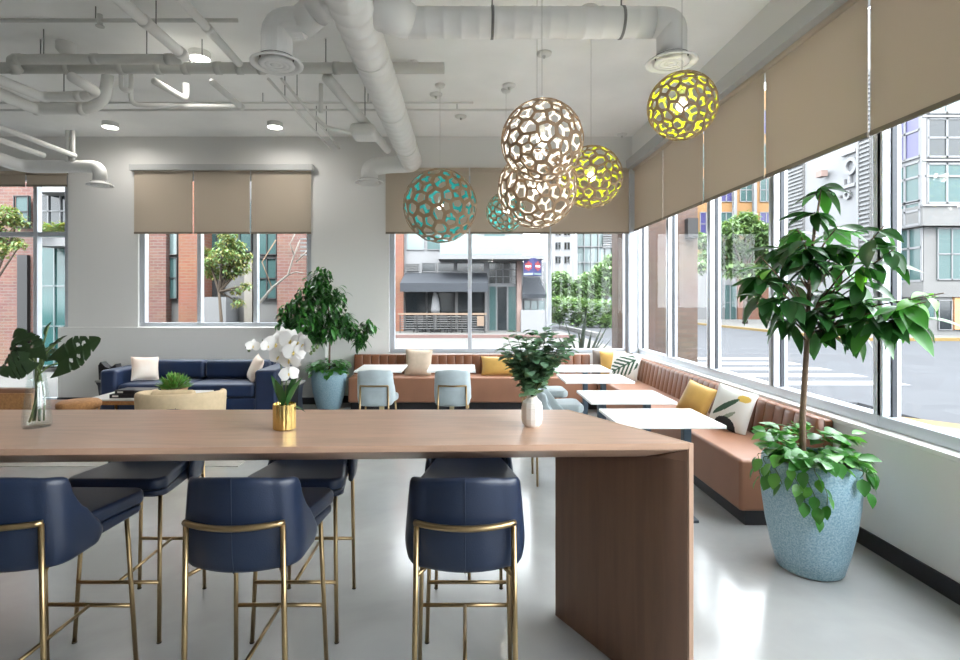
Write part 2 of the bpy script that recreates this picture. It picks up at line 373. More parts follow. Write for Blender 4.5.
# windows of the back wall
def window_back(n, x0, x1, z0, z1, mull, label, bars=()):
    Y0, Y1 = YB+.05, YB+.14
    f = MB().box(x0, x1, Y0, Y1, z0, z0+.06).box(x0, x1, Y0, Y1, z1-.06, z1)
    o = struct('window_%d' % n, f, 'alu', label=label, cat='window', bevel=.003)
    xs = [x0]+list(mull)+[x1]
    for k, xm in enumerate(xs):
        a = xm-.03 if 0 < k < len(xs)-1 else (xm if k == 0 else xm-.08); c = xm+.03 if 0 < k < len(xs)-1 else (xm+.08 if k == 0 else xm)
        obj('mullion', MB().box(a, c, Y0-.01, Y1, z0+.061, z1-.061), 'alu', o, bevel=.003)
    for xa, xb, z in bars: obj('transom', MB().box(xa, xb, Y0, Y1, z-.035, z+.035), 'alu', o)
    for xa, xb in zip(xs[:-1], xs[1:]): obj('pane', MB().box(xa+.03, xb-.03, Y0+.04, Y0+.048, z0+.06, z1-.06), 'pane', o)
window_back(10, *WX[0], [-6.66], 'tall storefront window with grey transom beside the monstera leaves', bars=[(-7.7, -6.69, 2.6), (-6.63, -6.13, 2.6)])
window_back(11, *WX[1], [-4.12, -3.25], 'three pane window above the blue sofa looking at brick houses')
window_back(12, *WX[2], [.075, 1.31], 'wide three pane window above the leather bench facing a restaurant')

# roller shades
def shade(loc_a, loc_b, axis, at, label, group, z0=SB, z1=ST):
    a, c = loc_a+.012, loc_b-.012
    t = thing('roller_shade', label, 'window shade', (at, a, z0) if axis == 'y' else (a, at, z0), 0, group)
    def bx(u0, u1, q0, q1, za, zb):
        return MB().box(q0, q1, u0, u1, za, zb) if axis == 'y' else MB().box(u0, u1, q0, q1, za, zb)
    obj('fabric', bx(a, c, at-.0015, at+.0015, z0+.03, z1), 'shade', t, world=True)
    obj('hem_bar', bx(a, c, at-.008, at+.008, z0, z0+.03), 'shade_hem', t, world=True)
    rp = [(at, a, z1+.03), (at, c, z1+.03)] if axis == 'y' else [(a, at, z1+.03), (c, at, z1+.03)]
    obj('roller', MB().tube(rp, .03, 12), 'shade', t, world=True, smooth=True)
names = ['covering the corner window of the street wall', 'second from the room corner on the street wall', 'above the crosswalk view on the street wall', 'directly above the crown of the tall potted tree', 'past the tall potted tree, above the grey office view']
for i in range(5): shade(BY[i+1], BY[i], 'y', XR+.02, 'beige roller shade pulled halfway down, '+names[i], 'roller shades on the street windows')
struct('trim_5', MB().box(XR-.09, XR, YF, YB, 3.585, 3.73), 'cassette', label='long grey shade pocket above the street windows', cat='shade pocket', bevel=.004)
for i, (xa, xb) in enumerate([(-5.09, -4.17), (-4.17, -3.29), (-3.29, -2.35)]):
    shade(xa, xb, 'x', YB-.035, 'beige roller shade above the blue sofa, %s' % ['over the pane beside the storefront window', 'over the middle pane with the small tree outside', 'over the pane nearest the potted ficus'][i], 'roller shades above the sofa', z0=2.595)
struct('trim_6', MB().box(-5.12, -2.32, YB-.10, YB, ST+.01, ST+.10), 'cassette', label='grey shade box above the sofa window', cat='shade pocket', bevel=.004)
for i, (xa, xb) in enumerate([(-1.23, .07), (.07, 1.31), (1.31, XR-.02)]):
    shade(xa, xb, 'x', YB-.035, 'beige roller shade above the leather bench, %s' % ['behind the big teal pendant', 'in the middle, behind the cream pendants', 'beside the room corner'][i], 'roller shades above the bench', z0=2.595)
for i, (xa, xb) in enumerate([(-7.75, -6.74), (-6.74, -6.10)]):
    shade(xa, xb, 'x', YB-.035, 'beige roller shade rolled almost fully up over the storefront, %s' % ['wide one', 'narrow one beside the plain wall'][i], 'rolled up shades', z0=3.32, z1=3.5)

# ================================================================== BAR TABLE
TZ = 1.03
FY = 2.66                                # far edge; the near edge runs very slightly askew
def near_y(x): return 1.955+(x+1.716)*.031
xr_f, xr_n = .519, .878                  # right end is cut at a slant
xl_f, xl_n = -2.385, -2.03
t = thing('bar_table', 'long wooden bar height table with slanted slab end legs', 'table', (0, 2.3, 0))
NYR = near_y(xr_n); SL = (xr_n-xr_f)/(FY-NYR)
pl = [(xl_n, near_y(xl_n)), (xr_n-.0185, near_y(xr_n-.0185)), (xr_f-.0185, FY), (xl_f, FY)]           # knife-edged top: thin rim, bevelled below
inn = [(xl_n+.02, near_y(xl_n)+.08), (xr_n-.11-.08*SL, NYR+.08), (xr_f-.06, FY-.012), (xl_f+.05, FY-.012)]
top = MB().add([(x, y, TZ) for x, y in pl]+[(x, y, TZ-.024) for x, y in pl]+[(x, y, TZ-.074) for x, y in inn],
               [(0, 1, 2, 3), (11, 10, 9, 8)]+[(4+k, 4+(k+1) % 4, (k+1) % 4, k) for k in range(4)]+[(8+k, 8+(k+1) % 4, 4+(k+1) % 4, 4+k) for k in range(4)])
obj('table_top', top, 'table_wood', t, world=True, bevel=.0015)
bi = (.768, 2.108)
obj('end_panel', MB().prism([(xr_n-.019, NYR+.004), (xr_f-.019, FY-.004), (.452, FY-.004), bi], 0, TZ-.0745), 'shaded_wood', t, world=True, bevel=.0015)
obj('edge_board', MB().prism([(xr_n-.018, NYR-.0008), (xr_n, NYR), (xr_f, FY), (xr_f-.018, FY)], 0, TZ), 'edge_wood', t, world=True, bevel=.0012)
obj('bevel_corner', MB().add([(xr_n-.0195, NYR+.004, TZ-.025), (xr_n-.0195, NYR+.004, TZ-.0744), (bi[0], bi[1], TZ-.0744), (xr_f-.02, FY-.01, TZ-.0744), (xr_f-.02, FY-.01, TZ-.025)], [(0, 1, 2), (0, 4, 3, 1), (1, 3, 2), (0, 2, 3, 4)]), 'shaded_wood', t, world=True)
obj('end_panel', MB().prism([(xl_n-.0, near_y(xl_n)+.004), (xl_n+.05, near_y(xl_n)+.06), (xl_f+.055, FY-.004), (xl_f+.002, FY-.004)], 0, TZ-.0745), 'shaded_wood', t, world=True, bevel=.0015)

# ================================================================== BAR STOOLS
def make_stool(label):
    t = thing('bar_stool', label, 'stool')
    # back shell: curved panel whose short wings slope forward to the seat; u runs -1 .. 0 (back middle) .. 1
    NU, NV = 33, 11
    def pt(i, j):
        u = -1+2*i/(NU-1); a = abs(u); sg = 1 if u >= 0 else -1; v = j/(NV-1)
        hi = .980-.020*min(1, a/.6)**2-.085*max(0, (a-.58)/.42)**1.8
        lo = .645+.012*max(0, (a-.6)/.4)
        z = lo+(hi-lo)*v; wd = .196-.028*v
        if a < .5: x, y = a/.5*(wd-.05), -.232+.035*(a/.5)**2
        elif a < .7: an = (a-.5)/.2*PI/2; x, y = wd-.05+.05*math.sin(an), -.197+.05*(1-math.cos(an))
        else: q = (a-.7)/.3; x, y = wd+.01*q, -.147+q*(.02+.175*(1-v)**1.15)*(1-.45*math.exp(-(v/.16)**2))
        ed = math.exp(-(v/.13)**2)
        return (sg*x*(1-.09*ed), y+.015*ed-.03*max(0, z-.72), z)
    sh = obj('back_shell', MB().grid(pt, NU, NV), 'navy_leather', t, smooth=True, solid=.028)
    sh.modifiers['thick'].offset = 1; md = sh.modifiers.new('sub', 'SUBSURF'); md.levels = 1; md.render_levels = 1
    seam = [Vector(pt(NU//2, j))+Vector((0, -.029, 0)) for j in range(NV)]
    obj('seam', MB().tube(seam, .0016, 6), 'navy_seam', sh)
    def pad(w0, w1, y0, y1, z0, z1, slope=0):
        r = .06; pts = []
        for cx, cy, a0 in ((w1-r, y1-r, 0), (-w1+r, y1-r, PI/2), (-w0+r, y0+r, PI), (w0-r, y0+r, 1.5*PI)):
            pts += [(cx+r*math.cos(a0+k*PI/10), cy+r*math.sin(a0+k*PI/10)) for k in range(6)]
        m = MB().prism(pts, z0, z1)
        if slope: m.v = [(x, y, z+slope*(y-y0)/(y1-y0)*(z < z1-.001)) for x, y, z in m.v]
        return m
    obj('seat_base', pad(.170, .222, -.17, .255, .650, .7085, .030), 'navy_leather', t, bevel=.012, segs=3)
    obj('seat_cushion', pad(.168, .228, -.17, .264, .709, .766), 'navy_leather', t, bevel=.018, segs=3)
    def leg(pts):
        l = obj('leg', MB().tube(pts, .0095, 10), 'brass', t, smooth=True)
        obj('foot_cap', MB().tube([Vector(pts[0])-Vector((0, 0, .0)), Vector(pts[0])+Vector((0, 0, .006))], .011, 10), 'brass_cap', l)
    for s in (-1, 1):
        leg([(s*.178, -.235, 0), (s*.172, -.238, .4), (s*.166, -.240, .815)])
        leg([(s*.195, .225, 0), (s*.186, .205, .35), (s*.178, .185, .672)])
        obj('brace', MB().tube([(s*.170, -.238, .632), (s*.12, -.15, .637), (s*.12, .10, .657)], .007, 8), 'brass', t, smooth=True)
    rail = [(-.172+.344*k/16, -.240-.052*(1-((k-8)/8)**2), .818) for k in range(17)]
    obj('back_rail', MB().tube(rail, .0105, 10), 'brass', t, smooth=True)
    obj('foot_rail', MB().tube([(-.188, .215, .274), (.188, .215, .274)], .0085, 10), 'brass', t, smooth=True)
    obj('foot_rail', MB().tube([(-.175, -.236, .274), (.175, -.236, .274)], .0085, 10), 'brass', t, smooth=True)
    obj('centre_rail', MB().tube([(0, -.228, .274), (0, .207, .274)], .0075, 10), 'brass', t, smooth=True)
    return t
G = 'navy bar stools at the long table'
st = make_stool('navy leather bar stool with brass legs, on the window side of the table, between the monstera vase and the orchid, its back towards the viewer side'); st['group'] = G
st['label'] = 'navy bar stool on the seating side opposite the sofa, between monstera vase and orchid'
st.location = (-.79, 2.055, 0)
dup(st, (0, 2.055, 0), 0, 'navy bar stool on the side opposite the sofa, close to the slanted slab leg', G)
dup(st, (-1.61, 2.055, 0), -.02, 'navy bar stool on the side opposite the sofa, in front of the monstera vase', G)
dup(st, (-1.605, 2.668, 0), PI, 'navy bar stool on the sofa side of the table, behind the monstera vase', G)
dup(st, (-.786, 2.668, 0), PI, 'navy bar stool on the sofa side of the table, behind the orchid pot', G)
dup(st, (.02, 2.668, 0), PI, 'navy bar stool on the sofa side of the table, between orchid and eucalyptus vase', G)
# ================================================================== BANQUETTE
BX0, SH = 1.915, .466
def channel_mesh(w, h, d):
    pr = [(-w/2, 0), (-w/2+.003, -.006), (-w/2+.012, -.009), (0, -.010), (w/2-.012, -.009), (w/2-.003, -.006), (w/2, 0)]
    m = MB()
    for k, (z, yo, sc_) in enumerate(((0, 0, 1), (h-.03, d, 1), (h-.008, d+.006, .9), (h, d+.018, .5))):
        m.v += [(x, y*sc_+yo, z) for x, y in pr]
    n = len(pr); m.v += [(-w/2, d+.045, h), (w/2, d+.045, h), (-w/2, d+.045, 0), (w/2, d+.045, 0)]
    for k in range(3): m.f += [(k*n+i, k*n+i+1, (k+1)*n+i+1, (k+1)*n+i) for i in range(n-1)]
    m.f += [tuple(range(3*n, 4*n))+(4*n+1, 4*n), (0, n, 2*n, 3*n, 4*n, 4*n+2), (n-1, 4*n+3, 4*n+1, 4*n-1, 3*n-1, 2*n-1)]
    m.mi = [0]*len(m.f); return m
# along the street windows
t = thing('banquette', 'brown leather bench with channelled back under the street windows', 'bench', (2.2, 3.69, 0))
obj('seat', MB().box(BX0, XR-.005, 3.69, 8.14, .105, SH), 'tan_fabric', t, world=True, bevel=.025, segs=3)
obj('toe_kick', MB().box(BX0+.05, XR-.02, 3.72, 8.14, 0, .104), 'black_base', t, world=True)
obj('backrest', MB().prism([(2.50, 3.69), (XR-.006, 3.69), (XR-.006, 8.14), (2.50, 8.14)], SH+.001, .745), 'tan_leather', t, world=True, bevel=.012)
cm = channel_mesh(.1252, .285, .045)
c0 = None; n = 35
for i in range(n):
    y = 3.755+i*.1255; loc = (2.41-2.2, y-3.69, SH+.002)
    if c0 is None: c0 = obj('channel', cm, 'tan_leather', t, smooth=True); c0.location = loc; c0.rotation_euler.z = -PI/2
    else: sharing('channel', c0, t, loc, (0, 0, -PI/2))
# along the back wall
t = thing('banquette', 'brown leather bench with channelled back under the wide back window', 'bench', (-1.68, 7.6, 0))
obj('seat', MB().box(-1.68, BX0-.005, 7.6, 8.15, .105, SH), 'tan_fabric', t, world=True, bevel=.025, segs=3)
obj('toe_kick', MB().box(-1.65, BX0-.01, 7.65, 8.14, 0, .104), 'black_base', t, world=True)
obj('backrest', MB().box(-1.68, BX0-.005, 8.08, 8.155, SH+.001, .745), 'tan_leather', t, world=True, bevel=.012)
for i in range(28):
    sharing('channel', c0, t, (.065+i*.1275, 8.0-7.6, SH+.002), (0, 0, 0))

# ------------------------------------------------------------------ café tables
def cafe_table(label, x0, x1, y0, y1, base, group, cols=(0,)):
    cx, cy = (x0+x1)/2, (y0+y1)/2
    t = thing('cafe_table', label, 'table', (cx, cy, 0), 0, group)
    obj('table_top', MB().box(x0, x1, y0, y1, .722, .745), 'white_top', t, world=True, bevel=.004)
    for s in cols:
        obj('column', MB().box(cx+s-.028, cx+s+.028, cy-.028, cy+.028, .02, .705), base, t, world=True, bevel=.005)
    obj('spider', MB().box(cx-.26, cx+.26, cy-.03, cy+.03, .7055, .7215), base, t, world=True)
    obj('foot', MB().box(cx-.27, cx+.27, cy-.05, cy+.05, 0, .0195) .box(cx-.04, cx+.04, cy-.22, cy-.0505, 0, .0195).box(cx-.04, cx+.04, cy+.0505, cy+.22, 0, .0195), base, t, world=True)
tl = ['white topped cafe table beside the tropical print pillow, closest to the blue planter', 'white topped cafe table beside the single yellow pillow on the street bench', 'white topped cafe table between the yellow pillow and the corner pillows', 'white topped cafe table in the bench corner by the palm print pillow']
for lab, yc in zip(tl, (3.80, 4.62, 5.70, 6.55)): cafe_table(lab, 1.03, 1.74, yc-.28, yc+.28, 'table_base', 'white tables along the street bench', (-.2, .2) if yc < 5 else (.10,))
cafe_table('white topped cafe table between the beige pillow and the ficus planter', -1.31, -.745, 6.24, 6.86, 'pale_base', 'white tables along the back bench')
cafe_table('white topped cafe table between the beige and the yellow lumbar pillow', -.45, .125, 6.24, 6.86, 'pale_base', 'white tables along the back bench')

# ------------------------------------------------------------------ pale blue chairs
def make_chair():
    t = thing('dining_chair', '', 'chair')
    NU, NV = 27, 9
    def pt(i, j):
        u = -1+2*i/(NU-1); a = abs(u); sg = 1 if u >= 0 else -1; v = j/(NV-1)
        hi = .818-.012*min(1, a/.5)**2-.10*max(0, (a-.55)/.45)**1.9
        lo = .405+.02*max(0, (a-.6)/.4); z = lo+(hi-lo)*v; wd = .178-.012*v
        if a < .5: x, y = a/.5*(wd-.05), -.235+.022*(a/.5)**2
        elif a < .7: an = (a-.5)/.2*PI/2; x, y = wd-.05+.05*math.sin(an), -.213+.05*(1-math.cos(an))
        else: q = (a-.7)/.3; x, y = wd+.008*q, -.163+q*(.02+.20*(1-v)**1.1)
        ed = math.exp(-(v/.15)**2); return (sg*x*(1-.1*ed), y+.02*ed-.05*max(0, z-.5), z)
    o = obj('back_shell', MB().grid(pt, NU, NV), 'blue_fabric', t, smooth=True, solid=.03)
    o.modifiers['thick'].offset = 1; md = o.modifiers.new('sub', 'SUBSURF'); md.levels = 1; md.render_levels = 1
    r = .08; pts = []
    for cx, cy, a0 in ((.215-r, .27-r, 0), (-.215+r, .27-r, PI/2), (-.165+r, -.18+r, PI), (.165-r, -.18+r, 1.5*PI)):
        pts += [(cx+r*math.cos(a0+k*PI/10), cy+r*math.sin(a0+k*PI/10)) for k in range(6)]
    obj('seat', MB().prism(pts, .40, .485), 'blue_fabric', t, bevel=.03, segs=3)
    for s in (-1, 1):
        obj('leg', MB().tube([(s*.165, -.245, 0), (s*.152, -.252, .635)], .010, 8), 'brass', t, smooth=True)
        obj('leg', MB().tube([(s*.19, .235, 0), (s*.175, .19, .405)], .010, 8), 'brass', t, smooth=True)
    obj('back_rail', MB().tube([(-.155+.31*k/12, -.252-.026*(1-((k-6)/6)**2), .635) for k in range(13)], .010, 8), 'brass', t, smooth=True)
    return t
G = 'pale blue dining chairs'
ch = make_chair(); ch['label'] = 'pale blue upholstered chair with brass legs, back turned out, next to the ficus planter'; ch['group'] = G
ch.location = (-1.0, 6.08, 0)
dup(ch, (-.14, 6.08, 0), 0, 'pale blue upholstered chair with brass legs, between beige pillow and yellow lumbar pillow', G)
dup(ch, (.86, 4.66, 0), -PI/2, 'pale blue chair behind the eucalyptus vase, at the table of the single yellow pillow', G)
dup(ch, (.98, 5.72, 0), -PI/2, 'pale blue chair facing the street bench, second in its row counted from the bar table', G)
dup(ch, (.98, 6.58, 0), -PI/2, 'pale blue chair facing the street bench, last in its row before the back bench', G)

# ------------------------------------------------------------------ pillows
def pillow(name, label, W, Hh, T, loc, rot, mats, pat=None, cat='pillow', group=None):
    N = 26 if pat is None else 64; b = MB()
    def pt(sgn):
        def f(i, j):
            u, v = -1+2*i/(N-1), -1+2*j/(N-1)
            e = (1-abs(u)**3.2)*(1-abs(v)**3.2)
            px = u*W/2*(1-.07*(1-v*v)*abs(u)); pz = v*Hh/2*(1-.07*(1-u*u)*abs(v))
            return (px, sgn*T/2*max(0, e)**.55, pz)
        return f
    mi = (lambda i, j: pat(-1+2*(i+.5)/(N-1), -1+2*(j+.5)/(N-1))) if pat else None
    b.grid(pt(-1), N, N, mi)
    o = len(b.v); k = len(b.f); b.grid(pt(1), N, N)
    for q in range(k, len(b.f)): b.f[q] = tuple(reversed(b.f[q]))
    t = obj(name, b, mats, None, smooth=True); t.location = loc; t.rotation_euler = rot; tag(t, label, cat, group)
    ring = [(-1, v) for v in (-1, -.5, 0, .5)]+[(u, 1) for u in (-1, -.5, 0, .5)]+[(1, v) for v in (1, .5, 0, -.5)]+[(u, -1) for u in (1, .5, 0, -.5, -1)]
    pp = [(u*W/2*(1-.07*(1-v*v)*abs(u)), 0, v*Hh/2*(1-.07*(1-u*u)*abs(v))) for u, v in ring]
    obj('piping', MB().tube(pp, .004, 6), mats[0] if isinstance(mats, list) else mats, t, smooth=True)
    return t
lean = -.30
pillow('throw_pillow', 'beige woven pillow standing on the back bench', .40, .40, .15, (-.69, 7.87, SH+.185), (lean, .04, 0), 'beige_pillow')
pillow('throw_pillow', 'yellow velvet lumbar pillow lying along the back bench', .60, .29, .14, (.54, 7.87, SH+.135), (lean, 0, 0), 'yellow_pillow')
pillow('throw_pillow', 'taupe grey pillow tucked into the bench corner behind the palm print', .36, .36, .12, (2.08, 7.92, SH+.17), (lean, .1, .0), 'grey_pillow')
def palm(u, v):
    for k in range(-4, 5):
        s = k*.16
        if abs((v+.1)-(.2*s+abs(u-s*.2)*1.1-.55+abs(s)*1.4)) < .09 and abs(u) < .85: return 1
    if abs(u-.1*v) < .05: return 1
    if u < -.55 and v > -.1: return 2
    return 0
pillow('throw_pillow', 'yellow and cream blocked pillow at the bench corner', .38, .38, .12, (2.17, 7.76, SH+.175), (lean, .0, -.15), ['yellow_pillow', 'pillow_white'], lambda u, v: 1 if u > .1 else 0)
def fronds(u, v):
    import math as m
    a, c = u*.8+v*.6, -u*.6+v*.8
    if abs(a) > .95: return 0
    if abs(c) < .05: return 1
    q = (a*1.0+abs(c)*1.1) % .38
    return 1 if q < .19 and abs(c) < .75-.3*abs(a) else 0
pillow('throw_pillow', 'white pillow with dark green palm fronds on the street bench', .40, .40, .14, (2.24, 7.42, SH+.18), (lean, .1, -.62), ['pillow_white', 'print_green'], fronds)
pillow('throw_pillow', 'golden yellow satin pillow alone on the street bench', .32, .32, .15, (2.26, 5.17, SH+.145), (lean-.12, .22, -1.05), 'yellow_pillow')
def tropic(u, v):
    a = .75*u+.66*v; c = -.66*u+.75*v
    if ((u-.05)/.55)**2+((v+.85)/.45)**2 < 1: return 2
    if ((a+.05)/.75)**2+((c-.12)/.13)**2 < 1: return 1
    if ((u-.62)/.30)**2+((v-.62)/.17)**2 < 1: return 3
    if ((a+.2)/.5)**2+((c+.35)/.10)**2 < 1: return 4
    return 0
pillow('throw_pillow', 'white pillow printed with a strelitzia leaf and yellow bloom', .38, .38, .13, (2.29, 4.55, SH+.175), (lean, .12, -1.15), ['pillow_white', 'print_green', 'print_black', 'print_yellow', 'print_sage'], tropic)

# ================================================================== SOFA AND LOUNGE
t = thing('sofa', 'deep blue velvet two seat sofa against the plaster ledge', 'sofa', (-3.66, 7.4, 0))
obj('base', MB().box(-4.60, -2.79, 7.03, 7.80, .10, .28), 'navy_velvet', t, world=True, bevel=.02)
for xa, xb in ((-4.60, -3.70), (-3.69, -2.795)):
    obj('seat_cushion', MB().box(xa, xb, 7.0, 7.56, .285, .465), 'navy_velvet', t, world=True, bevel=.05, segs=4)
    obj('back_cushion', MB().box(xa, xb, 7.50, 7.70, .47, .725), 'navy_velvet', t, world=True, bevel=.06, segs=4)
obj('back', MB().box(-4.60, -2.79, 7.70, 7.86, .28, .70), 'navy_velvet', t, world=True, bevel=.03)
for xa, xb in ((-4.83, -4.61), (-2.785, -2.49)):
    obj('arm', MB().box(xa, xb, 6.99, 7.84, .08, .655), 'navy_velvet', t, world=True, bevel=.05, segs=4)
for xa in (-4.75, -2.6):
    for ya in (7.06, 7.76): obj('foot', MB().box(xa-.03, xa+.03, ya-.03, ya+.03, 0, .079), 'black_base', t, world=True)
pillow('throw_pillow', 'cream pillow with blush fade against the sofa arm by the side vase', .34, .34, .13, (-4.43, 7.34, .465+.165), (lean-.1, .08, .75), 'blush_pillow')
pillow('throw_pillow', 'cream blush pillow leaning on the sofa arm next to the orchid', .36, .36, .12, (-2.90, 7.33, .465+.165), (lean-.1, .15, -1.0), 'blush_pillow')
def side_table(x, y, label):
    t = thing('side_table', label, 'side table', (x, y, 0), 0, 'dark side tables beside the sofa')
    pr = [(.16, 0), (.145, .1), (.135, .25), (.15, .38), (.175, .43)]
    sq = MB(); n = 4
    sq.lathe([(r*.94, z) for r, z in pr], 4)
    o = obj('pedestal', sq, 'dark_side', t); o.rotation_euler.z = PI/4
    obj('table_top', MB().box(-.125, .125, -.125, .125, .4305, .46), ['side_top'], t, bevel=.005)
    return t
side_table(-2.355, 7.28, 'dark waisted side table between the sofa and the ficus planter')
side_table(-5.03, 7.5, 'dark waisted side table under the black notched vase')
v = MB().prism([(-.11, -.06), (.11, -.06), (.11, .06), (-.11, .06)], 0, .10)
t = thing('notched_vase', 'black angular notched vase on the side table by the sofa', 'vase', (-5.02, 7.5, .46))
obj('body', MB().add([(-.12, -.06, 0), (.12, -.06, 0), (.14, -.06, .13), (.11, -.06, .22), (.03, -.06, .16), (-.03, -.06, .18), (-.10, -.06, .25), (-.13, -.06, .20),
                      (-.12, .06, 0), (.12, .06, 0), (.14, .06, .13), (.11, .06, .22), (.03, .06, .16), (-.03, .06, .18), (-.10, .06, .25), (-.13, .06, .20)],
                     [tuple(range(8)), tuple(range(15, 7, -1))]+[(i, 8+i, 8+(i+1) % 8, (i+1) % 8) for i in range(8)]), 'black_obj', t)
obj('hole', MB().tube([(.0, -.0625, .11), (0, -.06, .11)], .014, 10), 'pillow_white', t)
# coffee table
t = thing('coffee_table', 'low rectangular coffee table with pale stone top and chrome legs', 'table', (-3.85, 6.5, 0))
obj('table_top', MB().box(-4.47, -3.25, 6.22, 6.86, .385, .405), 'marble', t, world=True, bevel=.003)
obj('frame', MB().box(-4.45, -3.27, 6.24, 6.84, .335, .3845), 'wicker', t, world=True)
for xa in (-4.15, -3.35):
    for ya in (6.30, 6.78): obj('leg', MB().tube([(xa, ya, 0), (xa, ya, .334)], .015, 10), 'chrome', t, world=True, smooth=True)
for k, (dx, dz, w_, rz) in enumerate(((0, 0, .46, .08), (.03, .045, .40, -.06))):
    bt = thing('book', ['large black book at the bottom of the pile on the coffee table', 'smaller black book on top of the pile on the coffee table'][k], 'book', (-4.0+dx, 6.42, .406+dz), rz, 'coffee table books')
    obj('cover', MB().box(-w_/2, w_/2, -.11, -.107, 0, .044).box(-w_/2, w_/2, -.107, .11, 0, .003).box(-w_/2, w_/2, -.107, .11, .041, .044), 'book_black', bt)
    obj('pages', MB().box(-w_/2+.006, w_/2-.006, -.1065, .104, .0035, .0405), 'paper', bt)
    obj('spine_print', MB().box(-w_/2+.03, -w_/2+.10, -.1108, -.1102, .012, .032), 'paper', bt)
t = thing('planter_bowl', 'shallow terracotta bowl on the coffee table', 'bowl', (-3.56, 6.5, .406))
obj('bowl', MB().lathe([(.09, 0), (.13, .03), (.15, .085), (.143, .09), (.135, .075), (.0, .07)], 28, caps=False), 'terracotta', t, smooth=True)
obj('soil', MB().lathe([(.001, .072), (.134, .074)], 24, caps=False), 'soil', t)
t = thing('succulent', 'bushy pale green succulent filling the terracotta bowl', 'plant', (-3.56, 6.5, .475))
b = MB()
for k in range(420):
    a = random.uniform(0, 2*PI); e = math.asin(random.uniform(.12, 1)); d = Vector((math.cos(a)*math.cos(e), math.sin(a)*math.cos(e), math.sin(e)))
    b.leaf(d*random.uniform(.04, .13)*Vector((1, 1, .8)).length*.7, d, (0, 0, 1), random.uniform(.07, .11), .026, 3, .5, -.1, random.randint(0, 1))
tag(obj('foliage', b, ['leaf_succ', 'leaf_pothos2'], t), kind='stuff')
# tub armchair
t = thing('tub_chair', 'beige rounded tub armchair with its back to the bar table', 'armchair', (-3.07, 5.75, 0), .12)
def tub(i, j):
    s = -1+2*i/32; v = j/7; a = s*PI*.72; hi = .62-.05*abs(s)**2; lo = .14
    r = .36+.02*v; z = lo+(hi-lo)*v
    return (r*math.sin(a)*1.02, -r*math.cos(a), z)
o = obj('back_shell', MB().grid(tub, 33, 8), 'beige_chair', t, smooth=True, solid=.06)
o.modifiers['thick'].offset = 1; md = o.modifiers.new('sub', 'SUBSURF'); md.levels = 1; md.render_levels = 1
obj('seat', MB().lathe([(.31, .15), (.325, .20), (.325, .38), (.30, .42), (.2, .43)], 32), 'beige_chair', t, smooth=True)
obj('inner_cushion', MB().box(-.22, .22, -.27, -.17, .432, .63), 'beige_chair', t, bevel=.04, segs=3)
for k in range(4):
    a = PI/4+k*PI/2; obj('leg', MB().tube([(.3*math.cos(a), .3*math.sin(a), 0), (.28*math.cos(a), .28*math.sin(a), .15)], .018, 8), 'bark', t, smooth=True)
# wicker stool and leather chair
t = thing('wicker_stool', 'round woven rattan stool beside the coffee table', 'stool', (-4.15, 5.70, 0))
obj('seat', MB().lathe([(.10, .39), (.18, .40), (.205, .43), (.205, .47), (.18, .49), (.06, .495)], 30), 'wicker', t, smooth=True)
for k in range(10):
    a = 2*PI*k/10; obj('cane', MB().tube([(.19*math.cos(a), .19*math.sin(a), 0), (.12*math.cos(a+.3), .12*math.sin(a+.3), .2), (.18*math.cos(a+.6), .18*math.sin(a+.6), .405)], .010, 7), 'wicker', t, smooth=True)
obj('ring', MB().tube(arc((0, 0, .2), .128, 0, 2*PI, 24, 'xy'), .009, 6, caps=False), 'wicker', t, smooth=True)
t = thing('lounge_chair', 'brown leather lounge chair beside the storefront window', 'armchair', (-4.69, 5.76, 0), -.03)
obj('back_cushion', MB().box(-.28, .28, -.34, -.20, .44, .66), 'brown_leather', t, bevel=.04, segs=3)
obj('seat', MB().box(-.28, .28, -.199, .36, .30, .43), 'brown_leather', t, bevel=.04, segs=3)
obj('frame', MB().box(-.30, .30, -.36, .36, .27, .299).box(-.30, .30, -.37, -.345, .3, .62), 'wicker', t)
for sx in (-.26, .26):
    for sy in (-.31, .31): obj('leg', MB().tube([(sx, sy, 0), (sx, sy, .27)], .016, 8), 'bark', t, smooth=True)
for o in C.objects:
    if o.name in ('coffee_table', 'tub_chair', 'wicker_stool', 'lounge_chair', 'book', 'book.001', 'planter_bowl', 'succulent'): o.location.z += .0085      # they stand on the rug
tag(obj('rug', MB().box(-6.0, -2.15, 5.02, 6.97, 0, .008), 'rug'), 'thin grey area rug under the lounge furniture', 'rug')

# ================================================================== PLANTERS
def planter(loc, s, sz, label):
    t = thing('planter', label, 'planter', loc)
    pr = [(.155, 0), (.172, .010), (.202, .12), (.232, .27), (.252, .42), (.257, .52), (.252, .61), (.247, .648), (.238, .655), (.229, .645), (.230, .60)]
    obj('pot', MB().lathe([(r*s, z*sz) for r, z in pr], 48, caps=False).lathe([(.001, .002), (.155*s, .002)], 48, caps=False), 'planter_blue', t, smooth=True)
    obj('soil', MB().lathe([(.001, .615*sz), (.231*s, .605*sz)], 32, caps=False), 'soil', t)
    return t
BP = Vector((2.035, 3.13, 0))
planter(BP, 1.0, 1.0, 'large speckled blue planter standing beside the street window')
SPP = Vector((-1.985, 7.74, 0))
planter(SPP, .98, .87, 'speckled blue planter standing between the sofa and the leather bench')

